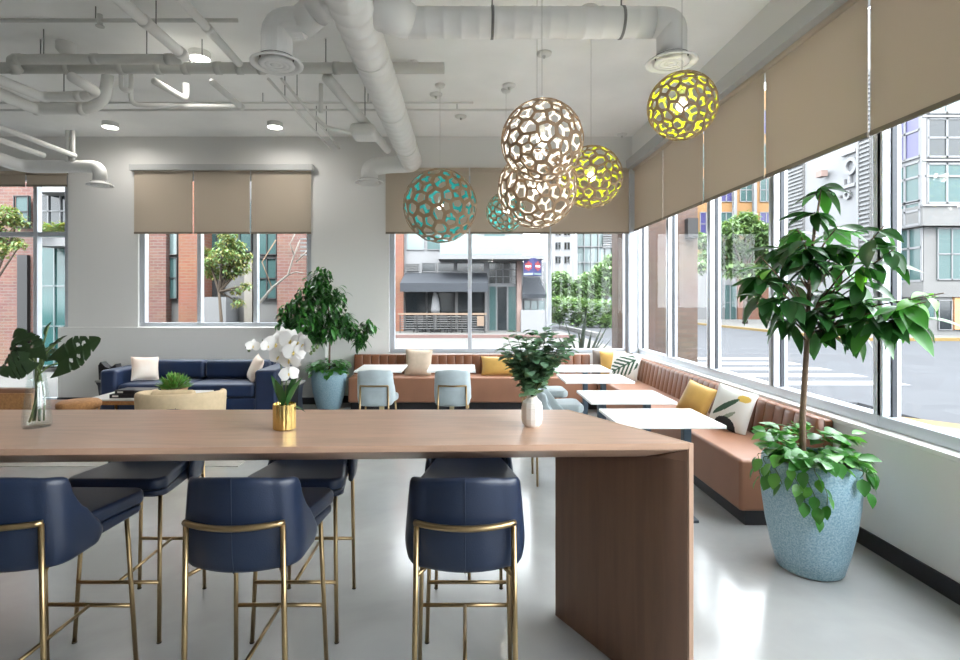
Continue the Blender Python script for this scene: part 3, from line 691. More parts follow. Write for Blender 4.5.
LM = {}
def leaf_mesh(key, L, W, mats, n=6, fold=.22, droop=.25):
    if key not in LM: LM[key] = MB().leaf((0, 0, 0), (1, 0, 0), (0, 0, 1), L, W, n, fold, droop).mesh('leaf_'+key, [mats], True)
    return LM[key]
def put_leaf(me, parent, pos, d, roll=0., s=1., name='leaf'):
    d = Vector(d).normalized(); side = Vector((0, 0, 1)).cross(d)
    if side.length < 1e-3: side = Vector((0, 1, 0))
    side.normalize(); up = d.cross(side)
    R = Matrix((d, side, up)).transposed().to_4x4() @ Matrix.Rotation(roll, 4, 'X')
    o = bpy.data.objects.new(name, me); C.objects.link(o); o.parent = parent
    o.matrix_local = Matrix.Translation(Vector(pos)-wloc(parent)) @ R @ Matrix.Scale(s, 4)
    return o
# tall potted tree
t = thing('potted_tree', 'tall rubber tree with broad glossy drooping leaves in the blue planter', 'tree', BP+Vector((0, 0, .60)))
tr = [BP+Vector((-.04, 0, .55)), BP+Vector((-.035, .01, .9)), BP+Vector((-.02, 0, 1.25)), BP+Vector((-.005, 0, 1.6)), BP+Vector((.03, .02, 1.9)), BP+Vector((.06, 0, 2.18))]
obj('trunk', MB().tube(tr, [.019, .017, .015, .012, .009, .005], 10), 'bark', t, world=True, smooth=True)
CL = [  # crown clusters: pixel x, y, distance, leaves, start height on the trunk, tone
    (822, 186, 3.17, 6, 2.1, 0), (815, 212, 3.10, 7, 2.0, 0), (797, 228, 3.25, 6, 1.9, 1), (838, 226, 3.20, 6, 1.9, 1), (792, 252, 3.05, 7, 1.75, 0), (775, 244, 3.2, 5, 1.75, 0),
    (768, 268, 3.15, 6, 1.65, 1), (758, 276, 3.10, 7, 1.6, 0), (760, 296, 3.0, 6, 1.5, 0), (790, 280, 3.3, 6, 1.6, 0), (812, 262, 2.95, 7, 1.7, 0), (838, 262, 3.15, 6, 1.7, 1),
    (845, 248, 3.0, 5, 1.8, 2), (826, 290, 3.1, 7, 1.55, 0), (800, 312, 3.05, 6, 1.45, 0), (783, 318, 3.15, 4, 1.45, 0), (850, 296, 2.95, 6, 1.55, 1), (868, 262, 2.85, 6, 1.6, 2),
    (884, 226, 2.78, 5, 1.6, 0), (893, 250, 2.75, 4, 1.6, 0), (868, 300, 2.85, 6, 1.5, 1), (876, 318, 2.78, 7, 1.5, 0), (893, 322, 2.72, 7, 1.5, 0), (906, 306, 2.66, 4, 1.5, 1), (838, 322, 3.0, 5, 1.5, 0),
    (858, 330, 2.9, 4, 1.5, 0), (936, 296, 2.62, 3, 1.5, 2), (944, 293, 2.56, 3, 1.55, 2), (926, 302, 2.60, 3, 1.5, 1), (920, 318, 2.64, 4, 1.5, 1), (820, 330, 3.1, 4, 1.45, 0), (805, 240, 2.95, 7, 1.75, 0), (785, 296, 2.95, 6, 1.55, 0), (818, 310, 2.95, 5, 1.5, 0), (832, 244, 3.0, 6, 1.8, 0), (862, 282, 2.9, 5, 1.55, 0), (762, 258, 2.95, 1, 1.6, 2)]
tones = ['leaf_dark', 'leaf_mid', 'leaf_new']
lms = [[leaf_mesh('rt%d%d' % (a, k), .19-.02*k, .078-.006*k, tones[a], 9, .22+.1*k, .22+.12*k) for k in range(2)] for a in range(3)]
def trunk_at(z):
    for a, c in zip(tr[:-1], tr[1:]):
        if z <= c.z: return a.lerp(c, max(0, (z-a.z)/(c.z-a.z)))
    return tr[-1]
for x, y, d, nl, z0, tone in CL:
    e = P(x, y, d); s0 = trunk_at(min(z0, e.z+.35)-.12); mid = s0.lerp(e, .55)+Vector((0, 0, .02))
    obj('branch', MB().tube([s0, mid, e], [.006, .0045, .003], 6), 'bark', t, world=True, smooth=True)
    out = Vector((e.x-s0.x, e.y-s0.y, 0)); out = out.normalized() if out.length > .02 else Vector((0, -1, 0)); a0 = math.atan2(out.y, out.x)
    nl = int(nl*1.4+.5)
    for k in range(nl):
        az = a0+(k-(nl-1)/2)*2.2*PI/max(nl, 4)*.62+random.uniform(-.25, .25); el = random.uniform(-.95, -.15) if k % 3 else random.uniform(-.3, .25)
        dv = Vector((math.cos(az)*math.cos(el), math.sin(az)*math.cos(el), math.sin(el)))
        s = random.uniform(.75, 1.15)*(.8 if tone == 2 else 1)
        pos = e.lerp(mid, random.uniform(0, .5)); tip = pos+dv*.2*s
        if tip.x > 2.50: dv.x -= (tip.x-2.50)/.18; dv.normalize()
        tn = tone if random.random() < .75 else random.choice((0, 1))
        put_leaf(lms[tn][random.randint(0, 1)], t, pos, dv, random.uniform(-.5, .5), s)
# pothos trailing over the rim
t = thing('pothos', 'bright green trailing pothos spilling over the large planter rim', 'plant', BP+Vector((0, 0, .62)))
pm = [leaf_mesh('po%d' % k, .085, .062, ('leaf_pothos', 'leaf_pothos2')[k], 5, .18, .3) for k in range(2)]
for k in range(175):
    a = random.uniform(0, 2*PI); r = .245*math.sqrt(random.uniform(.10, 1.0)); front = math.sin(a) < -.35
    pos = BP+Vector((r*math.cos(a), r*math.sin(a), .655+random.uniform(0, .14)*(1.0 if not front else .40)))
    az = a+random.uniform(-1.0, 1.0); put_leaf(pm[random.random() < .3], t, pos, (math.cos(az), math.sin(az), random.uniform(-.35, .55)), random.uniform(-.6, .6), random.uniform(.85, 1.4))
for a, L in ((-2.75, .13), (-2.35, .20), (-2.12, .27), (-1.95, .20), (-1.15, .06), (-.80, .15), (-3.0, .10), (-.45, .06), (-3.3, .14)):
    def vine(q, a=a, L=L): rr = .268+.006*math.sin(7*q*L*9)+(.004 if q > .1 else -.02)-.09*max(0, q*L-.12); aa = a+.12*math.sin(q*4+a); return BP+Vector((rr*math.cos(aa), rr*math.sin(aa), .668-(q**1.3)*L))
    obj('vine', MB().tube([BP+Vector((.18*math.cos(a), .18*math.sin(a), .64))]+[vine(i/8) for i in range(9)], .0022, 5), 'stem', t, world=True, smooth=True)
    for i in range(1, int(L*20)+2):
        q = i/(int(L*20)+1); az = a+random.uniform(-1.1, 1.1); pos = vine(q)+Vector((.010*math.cos(a), .010*math.sin(a), 0))
        put_leaf(pm[random.random() < .35], t, pos, (math.cos(az)*.6, math.sin(az)*.6, -.7), random.uniform(-.5, .5), random.uniform(.75, 1.1))
# ficus by the sofa
t = thing('ficus', 'slim dark green ficus with layered leaves in the planter by the sofa', 'tree', SPP+Vector((0, 0, .53)))
tp = [SPP+Vector((0, 0, .50)), SPP+Vector((.01, 0, .9)), SPP+Vector((0, 0, 1.35)), SPP+Vector((-.06, 0, 1.9))]
obj('trunk', MB().tube(tp, [.016, .014, .011, .006], 8), 'bark', t, world=True, smooth=True)
b = MB()
FC = [(322, 275, .16), (318, 287, .22), (310, 300, .26), (332, 297, .24), (297, 306, .20), (288, 322, .17), (306, 318, .26), (325, 315, .26), (342, 318, .22), (318, 333, .20), (349, 330, .16), (360, 333, .13), (368, 325, .12), (300, 334, .14), (334, 330, .16), (285, 312, .12), (360, 342, .10)]
for x, y, r in FC:
    c = P(x, y, 7.60+random.uniform(-.15, .12))
    for k in range(int(95*(r/.2)**1.6)+14):
        dv = Vector((random.gauss(0, 1), random.gauss(0, 1), random.gauss(0, .8))).normalized(); pos = c+dv*r*random.uniform(.2, .9)
        if pos.y > 7.97: pos.y = 7.97
        az = random.uniform(0, 2*PI); b.leaf(pos, (math.cos(az)*.8, math.sin(az)*.5, random.uniform(-.9, .0)), (0, 0, 1), random.uniform(.10, .15), .05, 3, .2, .3, random.choice((0, 0, 1)))
tag(obj('foliage', b, ['leaf_dark', 'leaf_mid'], t, world=True, smooth=True), kind='stuff')
for x, y in ((300, 318), (290, 325), (345, 325), (362, 335), (322, 285)):
    obj('branch', MB().tube([SPP+Vector((0, 0, 1.15 if y > 300 else 1.7)), (SPP+Vector((0, 0, 1.35))).lerp(P(x, y, 7.6), .5), P(x, y, 7.6)], [.006, .005, .003], 6), 'bark', t, world=True)
t = thing('pothos', 'green leafy ground cover around the ficus stem', 'plant', SPP+Vector((0, 0, .55)))
b = MB()
for k in range(230):
    a = random.uniform(0, 2*PI); r = .26*math.sqrt(random.uniform(.05, 1)); z = .57+random.uniform(0, .18)*(1-r*1.8)
    if r > .23: z -= random.uniform(0, .07)
    az = a+random.uniform(-.9, .9); b.leaf(SPP+Vector((r*math.cos(a), r*math.sin(a), z)), (math.cos(az), math.sin(az), random.uniform(-.4, .5)), (0, 0, 1), random.uniform(.08, .12), .065, 3, .2, .3, random.choice((0, 1, 1)))
tag(obj('foliage', b, ['leaf_mid', 'leaf_pothos'], t, world=True, smooth=True), kind='stuff')

# ================================================================== THINGS ON THE BAR TABLE
# glass vase with monstera
VP_ = Vector((-1.857, 2.30, TZ))
t = thing('glass_vase', 'clear tapered glass vase with water on the bar table', 'vase', VP_)
obj('glass', MB().lathe([(.0, .0), (.049, 0), (.053, .008), (.053, .05), (.047, .12), (.038, .19), (.033, .232), (.030, .232), (.034, .19), (.043, .12), (.048, .05), (.047, .016), (.0, .014)], 32, caps=False), 'vase_glass', t, smooth=True)
t = thing('monstera_stems', 'monstera leaves on long stalks standing in the glass vase', 'cut leaves', VP_+Vector((0, 0, .02)))
def monstera_mesh(L, W, seed):
    rnd = random.Random(seed); b = MB(); N = 40; half = []
    def width(t): return W*.5*(math.sin(PI*min(1, (t*.88+.12)))**.6)*(1 if t < .5 else 1-(t-.5)*.5)
    for sgn in (-1, 1):
        pts = []
        for i in range(N+1):
            q = i/N; wd = width(q)*(0.0 if q >= 1 else 1)
            ph = (q*6.2) % 1.0
            if q > .2 and q < .9 and ph > .84: wd *= .55
            yb = -.20*L*math.sin(PI*min(1, wd/(W*.5)))*(1-q)*1.4
            pts.append((q, wd, yb))
        vs = []; 
        for q, wd, yb in pts:
            for k, f in enumerate((0, .25, .5, .75, 1)):
                x = L*q+yb*f*f+.10*L*f*wd/(W*.5)*0; z = .10*wd*f*1.0-.10*L*(q**2)-.12*wd*f*f
                vs.append((x, sgn*wd*f, z))
        fs = [(i*5+k, i*5+k+1, (i+1)*5+k+1, (i+1)*5+k) for i in range(N) for k in range(4)]
        hole = set()
        for c in range(3):
            i0 = 10+c*7+rnd.randint(0, 3)
            if rnd.random() < .6: hole |= {(i0, 1), (i0+1, 1), (i0+2, 1)}
        fs = [f for f in fs if (f[0]//5, f[0] % 5) not in hole]
        if sgn > 0: fs = [tuple(reversed(f)) for f in fs]
        b.add(vs, fs)
    return b.mesh('monstera_leaf', ['leaf_monstera'], True)
def mleaf(px, py, px2, py2, d, dd, nrm, W, seed):
    base, tip = P(px, py, d), P(px2, py2, d+dd); dv = tip-base; L = dv.length; dv.normalize()
    n = Vector(nrm); n = (n-dv*n.dot(dv)).normalized(); sd = n.cross(dv)
    o = bpy.data.objects.new('leaf', monstera_mesh(L, W, seed)); C.objects.link(o); o.parent = t
    o.matrix_local = Matrix.Translation(base-wloc(t)) @ Matrix((dv, sd, n)).transposed().to_4x4()
    top = VP_+Vector((random.uniform(-.012, .012), random.uniform(-.01, .01), .225)); bot = VP_+Vector((random.uniform(-.028, .028), random.uniform(-.025, .025), .025))
    obj('stalk', MB().tube([bot, bot.lerp(top, .5)+Vector((random.uniform(-.012, .012), random.uniform(-.01, .01), 0)), top, top.lerp(base, .5)+Vector((0, 0, .012)), base], .0038, 7), 'stem', t, world=True, smooth=True)
mleaf(33, 358, 14, 329, 2.24, -.03, (-.25, -1, .25), .165, 1)
mleaf(29, 359, -2, 373, 2.22, -.05, (-.1, -1, .45), .15, 2)
mleaf(58, 363, 96, 338, 2.30, -.04, (.3, -1, .5), .15, 3)
mleaf(44, 354, 63, 350, 2.38, .05, (0, -.8, .6), .085, 4)
mleaf(36, 358, 33, 342, 2.36, .06, (.1, -1, .3), .09, 5)
for x, y, x2, y2 in ((41, 352, 49, 324), (47, 352, 62, 338), (44, 350, 54, 344)):
    a = VP_+Vector((0, 0, .2)); m_ = P(x, y, 2.3); e = P(x2, y2, 2.28)
    obj('stalk', MB().tube([VP_+Vector((random.uniform(-.02, .02), 0, .025)), a, m_, e], .0035, 6), 'stem', t, world=True, smooth=True)
    put_leaf(leaf_mesh('bud', .075, .02, 'leaf_monstera', 5, .9, .1), t, m_.lerp(e, .55), e-m_, .4)
# orchid
OP = Vector((-.77, 2.26, TZ))
t = thing('gold_pot', 'ribbed shiny gold pot on the bar table', 'pot', OP)
b = MB(); n = 72
prof = [(.040, 0), (.046, .004), (.0465, .108), (.043, .110), (.041, .10)]
vs = []
for r, z in prof:
    for k in range(n): rr = r*(1+(.022 if k % 4 < 2 else -.012)); vs.append((rr*math.cos(2*PI*k/n), rr*math.sin(2*PI*k/n), z))
b.add(vs, [(i*n+k, i*n+(k+1) % n, (i+1)*n+(k+1) % n, (i+1)*n+k) for i in range(len(prof)-1) for k in range(n)]+[tuple(range(n-1, -1, -1))])
obj('pot', b, 'gold', t)
obj('moss', MB().lathe([(.001, .098), (.0415, .094)], 24, caps=False), 'soil', t)
t = thing('orchid', 'white moth orchid with two arching flower stems in the gold pot', 'orchid', OP+Vector((0, 0, .09)))
def orchid_mesh():
    b = MB()
    for k in range(3):
        a = PI/2+k*2*PI/3; b.leaf((0, 0, 0), (0, math.cos(a), math.sin(a)), (1, 0, 0), .040, .030, 5, .1, .15, 0)
    for sg in (-1, 1):
        b.leaf((.003, 0, 0), (.05, sg, .18), (1, 0, .0), .043, .052, 6, .1, .18, 0)
    return b.mesh('orchid_flower', ['petal'], True)
om = orchid_mesh()
lipb = MB(); lipb.leaf((.004, 0, 0), (.7, 0, -.75), (1, 0, 1), .012, .008, 3, .5, .3); lipb.ball((.005, 0, .001), .003, 8, 6); lm_ = lipb.mesh('lip', ['petal_lip'], True)
def stem(pts, fl):
    pp = bend([P(*q) for q in pts], .05, 6)
    obj('flower_stem', MB().tube([OP+Vector((0, 0, .095))]+pp, .0028, 7), 'stem', t, world=True, smooth=True)
    for x, y, d, yaw, s in fl:
        o = put_leaf(om, t, P(x, y, d), (0, -1, 0), 0, s, 'flower'); o.rotation_euler = (random.uniform(-.3, .3), random.uniform(-.25, .25), -PI/2+yaw)
        o.scale = (s, s, s); l = bpy.data.objects.new('lip', lm_); C.objects.link(l); l.parent = o
stem([(282, 385, 2.26), (281, 362, 2.27), (276, 345, 2.25), (262, 340, 2.22)], [(276, 344, 2.21, .3, 1.25), (279, 357, 2.20, -.2, 1.2), (268, 346, 2.20, .6, .8), (253, 346, 2.2, .5, .75), (286, 349, 2.22, -.1, 1.1), (284, 337, 2.22, .1, 1.1)])
stem([(286, 385, 2.26), (288, 365, 2.28), (287, 345, 2.26), (296, 336, 2.22), (312, 347, 2.18)], [(291, 341, 2.19, 0, 1.3), (290, 360, 2.18, -.3, 1.3), (289, 374, 2.19, .15, 1.0), (299, 343, 2.17, -.35, 1.2), (304, 345, 2.16, -.6, 1.1), (294, 352, 2.165, .1, 1.2)])
for x, y in ((249, 350), (247, 347), (314, 350), (311, 353), (317, 347)): obj('bud', MB().ball(tuple(P(x, y, 2.2)), .007, 8, 6, sq=(1, 1, 1.3)), 'stem', t, world=True, smooth=True)
for a, L, el in ((-.4, .15, 1.15), (2.6, .14, 1.2), (-1.8, .13, 1.3), (1.0, .16, 1.3), (.3, .08, -.3)):
    put_leaf(leaf_mesh('orl%d' % int(a*10), L, .042, 'leaf_dark', 6, .3, .15), t, OP+Vector((.015*math.cos(a), .015*math.sin(a), .10)), (math.cos(a)*math.cos(el), math.sin(a)*math.cos(el), math.sin(el)))
# white vase with eucalyptus
EP = Vector((.292, 2.31, TZ))
t = thing('ceramic_vase', 'small white ceramic vase with embossed facets on the bar table', 'vase', EP)
obj('body', MB().lathe([(.001, 0), (.030, 0), (.041, .012), (.046, .035), (.0465, .085), (.041, .106), (.027, .119), (.022, .126), (.024, .132), (.019, .132), (.018, .12)], 14, caps=False), 'ceramic', t, bevel=0, smooth=False)
t = thing('eucalyptus', 'round leaved eucalyptus bouquet in the small white vase', 'bouquet', EP+Vector((0, 0, .12)))
ETIP = [(503, 349), (508, 340), (516, 332), (526, 338), (532, 330), (540, 336), (548, 327), (556, 345), (563, 342), (574, 336), (509, 362), (520, 350), (535, 352), (548, 352), (558, 360), (516, 372), (548, 372), (530, 366), (540, 376), (524, 384), (538, 342), (512, 355), (567, 341), (570, 350), (552, 336), (506, 356), (544, 362), (526, 358)]
b = MB(); top = EP+Vector((0, 0, .125))
for x, y in ETIP:
    e = P(x, y, 2.31+random.uniform(-.10, .10)); m_ = top.lerp(e, .5)+Vector((0, 0, .02))
    obj('twig', MB().tube([top-Vector((0, 0, .05)), top, m_, e], [.0025, .0022, .0018, .001], 5), 'stem', t, world=True, smooth=True)
    n = 15
    for k in range(1, n+1):
        q = .28+.72*k/n; pos = m_.lerp(e, (q-.5)*2) if q > .5 else top.lerp(m_, q*2)
        for sg in (-1, 1):
            az = random.uniform(0, 2*PI); dv = Vector((math.cos(az), math.sin(az)*.8, random.uniform(-.3, .6)))
            b.leaf(pos, dv, (0, 0, 1), random.uniform(.032, .046), random.uniform(.032, .044), 4, .15, .2, random.choice((0, 0, 1)))
for k in range(26):
    az = random.uniform(0, 2*PI); pos = top+Vector((random.uniform(-.03, .03), random.uniform(-.03, .03), random.uniform(0, .07)))
    b.leaf(pos, (math.cos(az), math.sin(az), random.uniform(-.1, .6)), (0, 0, 1), .055, .042, 4, .15, .3, 1)
tag(obj('foliage', b, ['leaf_euca', 'leaf_euca2'], t, world=True, smooth=True), kind='stuff')

# ================================================================== CEILING SERVICES
def spiral(path, r, n=26, pitch=.16, bead=.006):        # spiral-seamed round duct along a polyline: rings proud of the skin
    pts = [Vector(p) for p in path]; out, rs = [], []
    for a, c in zip(pts[:-1], pts[1:]):
        L = (c-a).length; k = max(1, int(L/pitch))
        for i in range(k):
            for q, dr in ((0, 0), (.06, bead), (.12, 0)):
                out.append(a.lerp(c, (i+q)/k)); rs.append(r+dr)
    out.append(pts[-1]); rs.append(r)
    return MB().tube(out, rs, n)
def diffuser(parent, c, r):
    c = Vector(c)
    d = obj('diffuser', MB().lathe([(r*.62, .05), (r*.66, .03), (r, .0), (r*.98, -.014), (r*.86, -.006), (r*.70, .03)], 36, caps=False), 'duct', parent, smooth=True); d.location = c-wloc(parent)
    for k, q in enumerate((.62, .42, .22)):
        g = obj('vane', MB().lathe([(r*q, .012), (r*q+.012, -.012), (r*q-.03, -.016), (r*q-.045, .01)], 30, caps=False), 'duct', d, smooth=True)
    obj('throat', MB().lathe([(.001, .040), (r*.68, .040)], 24, caps=False), 'dark_line', d)
    obj('boss', MB().lathe([(.001, -.016), (r*.12, -.014), (r*.12, .0)], 16, caps=False), 'duct', d)
MX, MZ, MR = -.78, 3.60, .150
t = thing('spiral_duct', 'large white spiral duct running overhead to the back wall', 'duct', (MX, 5.6, MZ))
obj('main_run', spiral([(MX, 2.0, MZ), (MX, 7.72, MZ)], MR), 'duct', t, world=True, smooth=True)
obj('elbow', MB().tube(bend([(MX, 7.68, MZ), (MX, 7.86, MZ), (MX-.42, 7.86, MZ-.02), (-1.42, 7.86, MZ-.06), (-1.42, 7.86, 3.36)], .17, 6), .125, 22), 'duct', t, world=True, smooth=True)
diffuser(t, (-1.42, 7.86, 3.33), .21)
for y in (3.2, 4.35, 5.6, 6.9): obj('strap', MB().tube([(MX, y-.012, MZ), (MX, y+.012, MZ)], MR+.008, 26), 'pipe', t, world=True, smooth=True)
for y in (3.2, 4.35, 5.6, 6.9):
    obj('hanger', MB().tube([(MX, y, MZ+.14), (MX, y, CZ)], .006, 6), 'rod', t, world=True)
t = thing('branch_duct', 'white spiral branch duct reaching to the street window side', 'duct', (.4, 3.9, MZ))
obj('collar', MB().tube([(MX+.10, 3.75, MZ+.08), (MX+.24, 3.83, MZ+.06), (MX+.38, 3.9, MZ+.02)], [.15, .15, .118], 22), 'duct', t, world=True, smooth=True)
obj('run', spiral([(MX+.36, 3.9, MZ+.02), (1.38, 3.9, MZ+.02)], .108, pitch=.12, bead=.004), 'duct', t, world=True, smooth=True)
obj('elbow', MB().tube(bend([(1.37, 3.9, MZ+.02), (1.52, 3.9, MZ+.02), (1.52, 3.9, 3.34)], .13, 6), .107, 22), 'duct', t, world=True, smooth=True)
diffuser(t, (1.52, 3.9, 3.33), .185)
for x in (.2, 1.15): obj('hanger', MB().tube([(x, 3.9, MZ+.12), (x, 3.9, CZ)], .006, 6).tube([(x-.01, 3.9, MZ+.02), (x+.01, 3.9, MZ+.02)], .114, 22), 'rod', t, world=True)
t = thing('branch_duct', 'short white branch duct with round diffuser on the lounge side of the main duct', 'duct', (-1.2, 3.9, MZ))
obj('run', spiral([(MX-.08, 3.72, MZ+.13), (MX-.30, 3.84, MZ+.08), (-1.20, 3.9, MZ+.02)], .112, pitch=.1, bead=.004), 'duct', t, world=True, smooth=True)
obj('elbow', MB().tube(bend([(-1.19, 3.9, MZ+.02), (-1.385, 3.9, MZ+.01), (-1.385, 3.9, 3.34)], .15, 4), .112, 18), 'duct', t, world=True, smooth=False)
diffuser(t, (-1.385, 3.9, 3.32), .19)

def pipe(label, pts, r, m='pipe', rb=.12, joints=(), hang=(), name='pipe', n=14, group=None):
    t = thing(name, label, 'pipe', Vector(pts[0]), 0, group)
    pp = bend(pts, rb, 6) if len(pts) > 2 else pts
    obj('run', MB().tube(pp, r, n), m, t, world=True, smooth=True)
    for q in joints:
        i = min(len(pts)-2, int(q)); f = q-i; c = Vector(pts[i]).lerp(Vector(pts[i+1]), f); d = (Vector(pts[i+1])-Vector(pts[i])).normalized()*.03
        obj('coupling', MB().tube([c-d, c+d], r*1.13, n), m, t, world=True, smooth=True)
    for q in hang:
        i = min(len(pts)-2, int(q)); f = q-i; c = Vector(pts[i]).lerp(Vector(pts[i+1]), f)
        obj('hanger', MB().tube([c, (c.x, c.y, CZ)], .005, 6), 'rod', t, world=True)
    return t
PZ = 3.75; DZ = 3.82
pipe('grey drain pipe crossing under the ceiling from the lounge to the main duct', [(-5.4, 5.12, DZ), (-.20, 5.12, DZ)], .053, 'pipe_grey', joints=(.12, .20, .30, .40, .47, .52, .58, .62, .66, .72, .80, .88), hang=(.25, .55, .78))
pipe('thick grey pipe with an elbow, running beside the grey drain pipe', [(-4.24, 5.04, DZ-.07), (-4.24, 4.93, DZ), (-2.64, 4.93, DZ)], .045, 'pipe_grey', rb=.08, joints=(1.05, 1.5, 1.93), hang=(1.2, 1.8))
pipe('white pipe coming over the viewer and meeting the elbowed pipe', [(-2.60, 1.8, DZ+.02), (-2.60, 4.93, DZ+.02)], .047, joints=(.8, .97), hang=(.85,))
pipe('slim white pipe parallel to the main duct on the lounge side', [(-2.06, 1.8, DZ), (-2.14, 5.02, DZ)], .036, joints=(.8,))
pipe('slim white pipe continuing past the grey drain towards the back', [(-2.49, 5.22, PZ-.02), (-2.49, 5.92, PZ-.02)], .032, joints=(.95,))
pipe('short white pipe with an upturned elbow below the grey drain', [(-3.05, 5.2, PZ-.02), (-2.98, 5.66, PZ-.03), (-2.98, 5.66, PZ+.14)], .034, rb=.08)
pipe('slim white conduit dropping down and running sideways below the drain pipe', [P(131, 74, 5.75), P(131, 105, 5.75), P(240, 106.5, 5.98)], .024, rb=.09)
pipe('short hooked white conduit beside the dropping conduit', [P(121, 74, 5.7), P(121, 90, 5.7), P(131, 91, 5.7)], .022, rb=.06)
pipe('upper looped white pipe above the storefront', [P(-30, 68, 4.5), P(42, 97, 5.35), P(86, 96, 5.35), P(97, 92, 5.33), P(72, 77, 4.9)], .047, rb=.09, joints=(1.05, 1.85), hang=(1.5,))
pipe('lower looped white pipe above the storefront', [P(-30, 81, 4.6), P(35, 109, 5.6), P(88, 109, 5.6), P(104, 101, 5.6), P(108, 75, 5.6)], .058, rb=.12, joints=(1.05, 1.9))
pipe('small white elbow pipe hugging the main duct on the street side', [P(388, 70, 5.6), P(414, 68, 5.6), P(418, 40, 5.6)], .042, rb=.12)
for k, (x, label) in enumerate(((-1.93, 'thin white conduit beside the main duct, the one further from it'), (-1.80, 'thin white conduit beside the main duct, the one nearer to it'))):
    pipe(label, [(x, 5.2, PZ), (x, 7.6, PZ)], .014, hang=(.2, .7), n=8)
pipe('thin sprinkler pipe across the ceiling above the viewer', [(-5, 4.55, 3.98), (-1.95, 4.55, 3.98)], .017, 'pipe_grey', hang=(.3, .6), n=8)
pipe('thin sprinkler pipe in front of the wall lights', [(-6.3, 6.45, 3.98), (.1, 6.45, 3.98)], .013, hang=(.3, .6, .8), n=8)
pipe('thin sprinkler pipe closest to the back wall', [(-6.6, 6.75, 4.0), (.62, 6.75, 4.0)], .016, hang=(.25, .5, .9), n=8)
# valve unit beside the main duct
t = thing('fan_unit', 'small white in line fan box hanging beside the main duct', 'fan unit', P(365, 132, 6.2))
c = P(365, 132, 6.2)
obj('housing', MB().box(c.x-.16, c.x+.13, c.y-.14, c.y+.2, c.z-.07, c.z+.07), 'pipe', t, world=True, bevel=.05, segs=3)
obj('inlet_pipe', MB().tube([(c.x-.17, 5.15, 3.74), (c.x+.12, 7.2, 3.62)], .055, 14), 'pipe', t, world=True, smooth=True)
obj('drop_pipe', MB().tube([(c.x-.27, 5.3, 3.74), (c.x-.27, 5.3, 3.45)], .022, 10), 'pipe', t, world=True, smooth=True)
obj('conduit', MB().tube(bend([(c.x-.50, 5.9, 3.62), (c.x-.4, 5.95, 3.52), (c.x-.15, 6.1, 3.50)], .1), .022, 10), 'pipe', t, world=True, smooth=True)
obj('hanger', MB().tube([(c.x, c.y, c.z+.06), (c.x, c.y, CZ)], .006, 6), 'rod', t, world=True)
# small duct by the storefront
t = thing('lounge_duct', 'white round duct turning down to a small diffuser beside the storefront', 'duct', (-5.4, 7.55, 3.48))
obj('run', MB().tube(bend([(-6.25, 5.4, 3.52), (-6.30, 7.55, 3.48), (-5.20, 7.55, 3.48), (-5.20, 7.55, 3.24)], .18, 6), .088, 18), 'duct', t, world=True, smooth=True)
diffuser(t, (-5.20, 7.55, 3.22), .17)
for x in (-5.62, -5.55): obj('riser', MB().tube([(x, 7.5, 3.53), (x, 7.5, 3.98)], .03, 10), 'pipe', t, world=True, smooth=True)
pipe('white pipe slanting down to the lounge diffuser duct, the upper one', [(-5.41, 4.6, 3.60), (-5.41, 7.35, 3.58)], .034)
pipe('white pipe slanting down to the lounge diffuser duct, the lower one', [(-5.84, 4.6, 3.60), (-5.84, 7.35, 3.585)], .036)
t = thing('ceiling_drum', 'white drum shaped drain body under the ceiling beside the elbowed pipe', 'drain', P(66, 44, 5.2))
obj('body', MB().lathe([(.05, -.10), (.085, -.06), (.085, .10), (.05, .13)], 18), 'pipe', t, smooth=True)
obj('neck', MB().tube([(0, 0, .12), (0, 0, CZ-P(66, 44, 5.2).z)], .03, 10), 'pipe', t, smooth=True)
# junction box + sprinkler heads + canopies
t = thing('sprinkler_head', 'brass sprinkler head on the ceiling pipe above the viewer', 'sprinkler', P(100, 18, 4.55))
obj('body', MB().tube([(0, 0, .03), (0, 0, -.06)], .022, 10), 'pipe_grey', t); obj('deflector', MB().lathe([(.035, -.075), (.035, -.068)], 14), 'pipe_grey', t); obj('frame', MB().tube([(0, 0, -.06), (.0, 0, -.07)], .012, 8), 'pipe_grey', t)
for i, (x, y, lab) in enumerate(((544, 53, 'above the upper cream pendant'), (436, 94, 'above the big teal pendant'), (461, 116, 'between the teal pendants near the back wall'), (509, 85, 'above the small teal pendant'), (589, 8, 'above the lime pendant over the tables'), (622, 134, 'near the corner of both window walls'))):
    d = F*(CZ-H)/(VY-y); c = P(x, y, d)
    t = thing('ceiling_rose', 'small round white fitting on the ceiling '+lab, 'ceiling fitting', (c.x, c.y, CZ), 0, 'small ceiling fittings')
    obj('plate', MB().lathe([(.055, -.03), (.075, -.018), (.078, 0)], 20), 'pipe', t, smooth=True); obj('nub', MB().lathe([(.012, -.055), (.018, -.03)], 10), 'pipe_grey', t)

